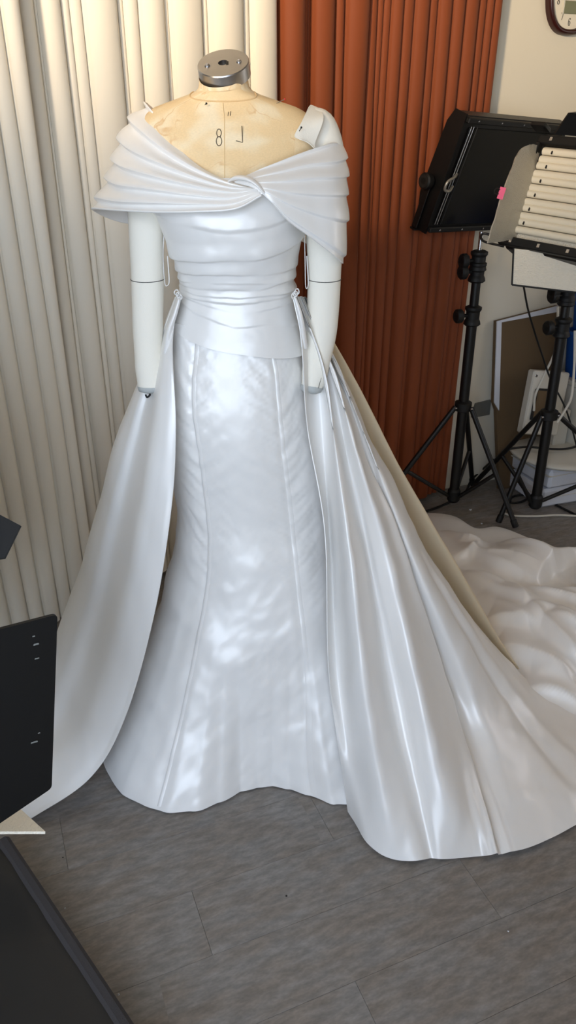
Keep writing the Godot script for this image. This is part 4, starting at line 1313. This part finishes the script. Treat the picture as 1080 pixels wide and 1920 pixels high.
	cable("cable", M.white_plastic, 0.005, [Vector3(1046, 575, 2.96), Vector3(1045, 620, 2.95), Vector3(1040, 660, 2.94), Vector3(1022, 700, 2.93), Vector3(1004, 740, 2.92), Vector3(1001, 770, 2.93)], "white cord hanging in front of the brown board")
	cable("cable", M.white_plastic, 0.005, [Vector3(1078, 620, 2.75), Vector3(1077, 680, 2.75), Vector3(1072, 740, 2.75), Vector3(1062, 765, 2.76), Vector3(1045, 792, 2.77)], "white cord hanging in front of the blue tubs")
	cable("cable", M.white_plastic, 0.005, [Vector3(944, 962, 0.006), Vector3(962, 967, 0.006), Vector3(1005, 968, 0.006), Vector3(1050, 966, 0.006), Vector3(1120, 970, 0.006)], "white cord lying across the floor by the right tripod")
	cable("cable", M.black_matte, 0.005, [Vector3(1110, 905, 0.006), Vector3(1060, 918, 0.03), Vector3(1020, 925, 0.02), Vector3(965, 930, 0.006), Vector3(958, 942, 0.006), Vector3(980, 940, 0.006), Vector3(1010, 925, 0.02), Vector3(1040, 945, 0.006), Vector3(1120, 985, 0.006)], "black cable looping on the floor round the right tripod")
	cable("cable", M.black_matte, 0.005, [Vector3(950, 842, 0.245), Vector3(990, 838, 0.245), Vector3(1035, 842, 0.245), Vector3(1070, 840, 0.25), Vector3(1110, 825, 0.26)], "black cable lying on the round white base")
	cable("cable", M.black_matte, 0.005, [Vector3(775, 960, 0.006), Vector3(800, 958, 0.006), Vector3(835, 945, 0.006), Vector3(870, 925, 0.02), Vector3(884, 900, 0.03), Vector3(905, 880, 0.06), Vector3(925, 862, 0.16)], "black cable on the floor at the foot of the rear tripod")

func cable(called: String, m: Material, r: float, pts: Array, label: String):
	var l := []
	for q in pts: l.append(p3(q))
	single(called, wire(l, r, 60), m, label, "cable")

# ------------------------------------------------------------------ near things at the lower left
func build_foreground():
	var t := thing("studio_light", "near black studio light with open barn doors at the left edge", "studio light", base(Vector3(-0.62, 0, -0.80)), "studio fluorescent lights")
	var a := [at(108, 1152, 0.93), at(97, 1478, 0.93), at(-6, 1548, 0.86), at(-200, 1660, 0.78), at(-200, 1250, 0.78), at(0, 1185, 0.86)]
	var n: Vector3 = (a[2] - a[0]).cross(a[1] - a[0]).normalized()
	var fl_ := []
	for p in a: fl_.append(p - n * (p - a[0]).dot(n))
	var rounded := []
	for i in fl_.size():
		var p0: Vector3 = fl_[(i + fl_.size() - 1) % fl_.size()]
		var p1: Vector3 = fl_[i]
		var p2: Vector3 = fl_[(i + 1) % fl_.size()]
		if i < 2:
			for k in 5:
				var q0 := p1 + (p0 - p1).normalized() * 0.008
				var q2 := p1 + (p2 - p1).normalized() * 0.008
				rounded.append(q0.lerp(p1, k / 4.0).lerp(p1.lerp(q2, k / 4.0), k / 4.0))
		else: rounded.append(p1)
	if n.z > 0: n = -n
	wput("barn_door", slab(rounded, n * 0.005), M.black_matte, t).set_meta("label", "large black side barn door")
	for q in [[65, 1195, 6, 0.002], [68, 1212, 18, 0.003], [72, 1240, 14, 0.002], [62, 1395, 26, 0.003], [82, 1385, 6, 0.002]]:
		var c := at(q[0], q[1], 0.9)
		c = c - n * (c - fl_[0]).dot(n)
		wput("scuff", block(Vector3(q[2] * 0.0007, q[3], 0.0006), 0.0002, Transform3D(Basis.from_euler(Vector3(0, 0.25, 0.15)), c - n * 0.0006)), M.grey, t)
	var wp := [at(85, 1559, 0.99), at(40, 1518, 1.06), at(-60, 1500, 1.08), at(-120, 1590, 0.95)]
	var n2: Vector3 = (wp[2] - wp[0]).cross(wp[1] - wp[0]).normalized()
	if n2.y < 0: n2 = -n2
	for i in wp.size(): wp[i] = wp[i] - n2 * (wp[i] - wp[0]).dot(n2)
	wput("barn_door", slab(wp, n2 * -0.005), M.flap_white, t).set_meta("label", "pebbled white inside of the lower barn door")
	var tp := [at(38, 985, 1.0), at(8, 1046, 0.98), at(-80, 1060, 0.93), at(-80, 930, 0.95), at(0, 965, 1.0)]
	wput("barn_door", slab(tp, Vector3(0, -0.004, -0.004)), M.black_matte, t).set_meta("label", "corner of the black upper barn door")
	wput("housing", block(Vector3(0.84, 0.84, 0.12), 0.01, Transform3D(Basis.from_euler(Vector3(0, 0.3, 0)), Vector3(-0.93, 0.88, -0.86))), M.black_metal, t)  # out of view, enlarged to shade the curtain and overskirt at lower left
	wput("stand_tube", rod(Vector3(-0.90, 0.0, -0.86), Vector3(-0.90, 0.55, -0.86), 0.016), M.black_metal, t)
	for k in 3: wput("leg", rod(Vector3(-0.90, 0.35, -0.86), Vector3(-0.90 + 0.2 * cos(2.3 + 2.1 * k), 0.01, -0.86 + 0.2 * sin(2.3 + 2.1 * k)), 0.010), M.black_metal, t)
	# low padded case
	var h := 0.11
	var c0 := fl(2, 1578, h)
	var c1 := fl(228, 1925, h)
	var dir := (c1 - c0).normalized()
	var back := Vector3(dir.z, 0, -dir.x)
	if back.x > 0: back = -back
	var p0 := c0 - dir * 0.01
	var p1 := c0 + dir * 0.95
	var cs := thing("padded_case", "low black padded case with a worn fuzzy edge at the lower left corner", "case", Transform3D(Basis(dir, Vector3.UP, dir.cross(Vector3.UP)), (p0 + p1) / 2 + back * 0.30 - Vector3(0, h, 0)))
	var P := []
	var nz := noise(3.0, 3, 95)
	for j in 31:
		var line := PackedVector3Array()
		for i in 41:
			var u := i / 40.0 - 0.5
			var v := j / 30.0 - 0.5
			var ed := minf(0.5 - absf(u), 0.5 - absf(v))
			line.append(Vector3(u * 0.955, h - 0.006 + 0.006 * smoothstep(0.0, 0.03, ed) + 0.002 * nz.get_noise_2d(u * 3, v * 3), v * 0.595))
		P.append(line)
	put("top_pad", skin(P, 0.0), M.leather, cs)
	put("body", block(Vector3(0.96, h - 0.008, 0.60), 0.006, base(Vector3(0, (h - 0.008) / 2, 0))), M.black_matte, cs)
	var sgn := 1.0 if (cs.transform.basis.z).dot(-back) > 0 else -1.0
	put("edge_trim", block(Vector3(0.965, h * 0.75, 0.026), 0.007, base(Vector3(0, h * 0.64, sgn * 0.306))), M.fuzz, cs)

func build_debris():
	var spots := [[537, 1680, 0.0022, 1], [953, 1746, 0.002, 0], [122, 1703, 0.0018, 0], [80, 1667, 0.0022, 0], [52, 1630, 0.0022, 1], [222, 1865, 0.0022, 0], [118, 1608, 0.0018, 1], [903, 982, 0.004, 0], [882, 956, 0.006, 0]]
	var lab := ["dark crumb on the floor in front of the hem", "white crumb on the floor at the lower right", "white crumb on the floor beside the padded case", "white lint by the edge of the padded case", "dark crumb by the corner of the padded case", "white crumb nearest the lower end of the padded case", "dark crumb under the tip of the overskirt", "pale scrap on the floor between the tripods", "pale scrap on the floor in front of the rear tripod"]
	for k in spots.size():
		var q = spots[k]
		single("crumb", lathe([Vector2(0, q[2]), Vector2(q[2] * 0.8, q[2] * 0.6), Vector2(q[2], 0.0002)], 7, base(fl(q[0], q[1]))), M.dark if q[3] else M.paper, lab[k], "crumb")

func _ready():
	lights()
	materials()
	build_room()
	build_curtains()
	build_form()
	build_gown()
	build_lights()
	build_foreground()
	build_clutter()
	build_clock()
	build_added_spot_lamp()
	build_pins()
	build_debris()
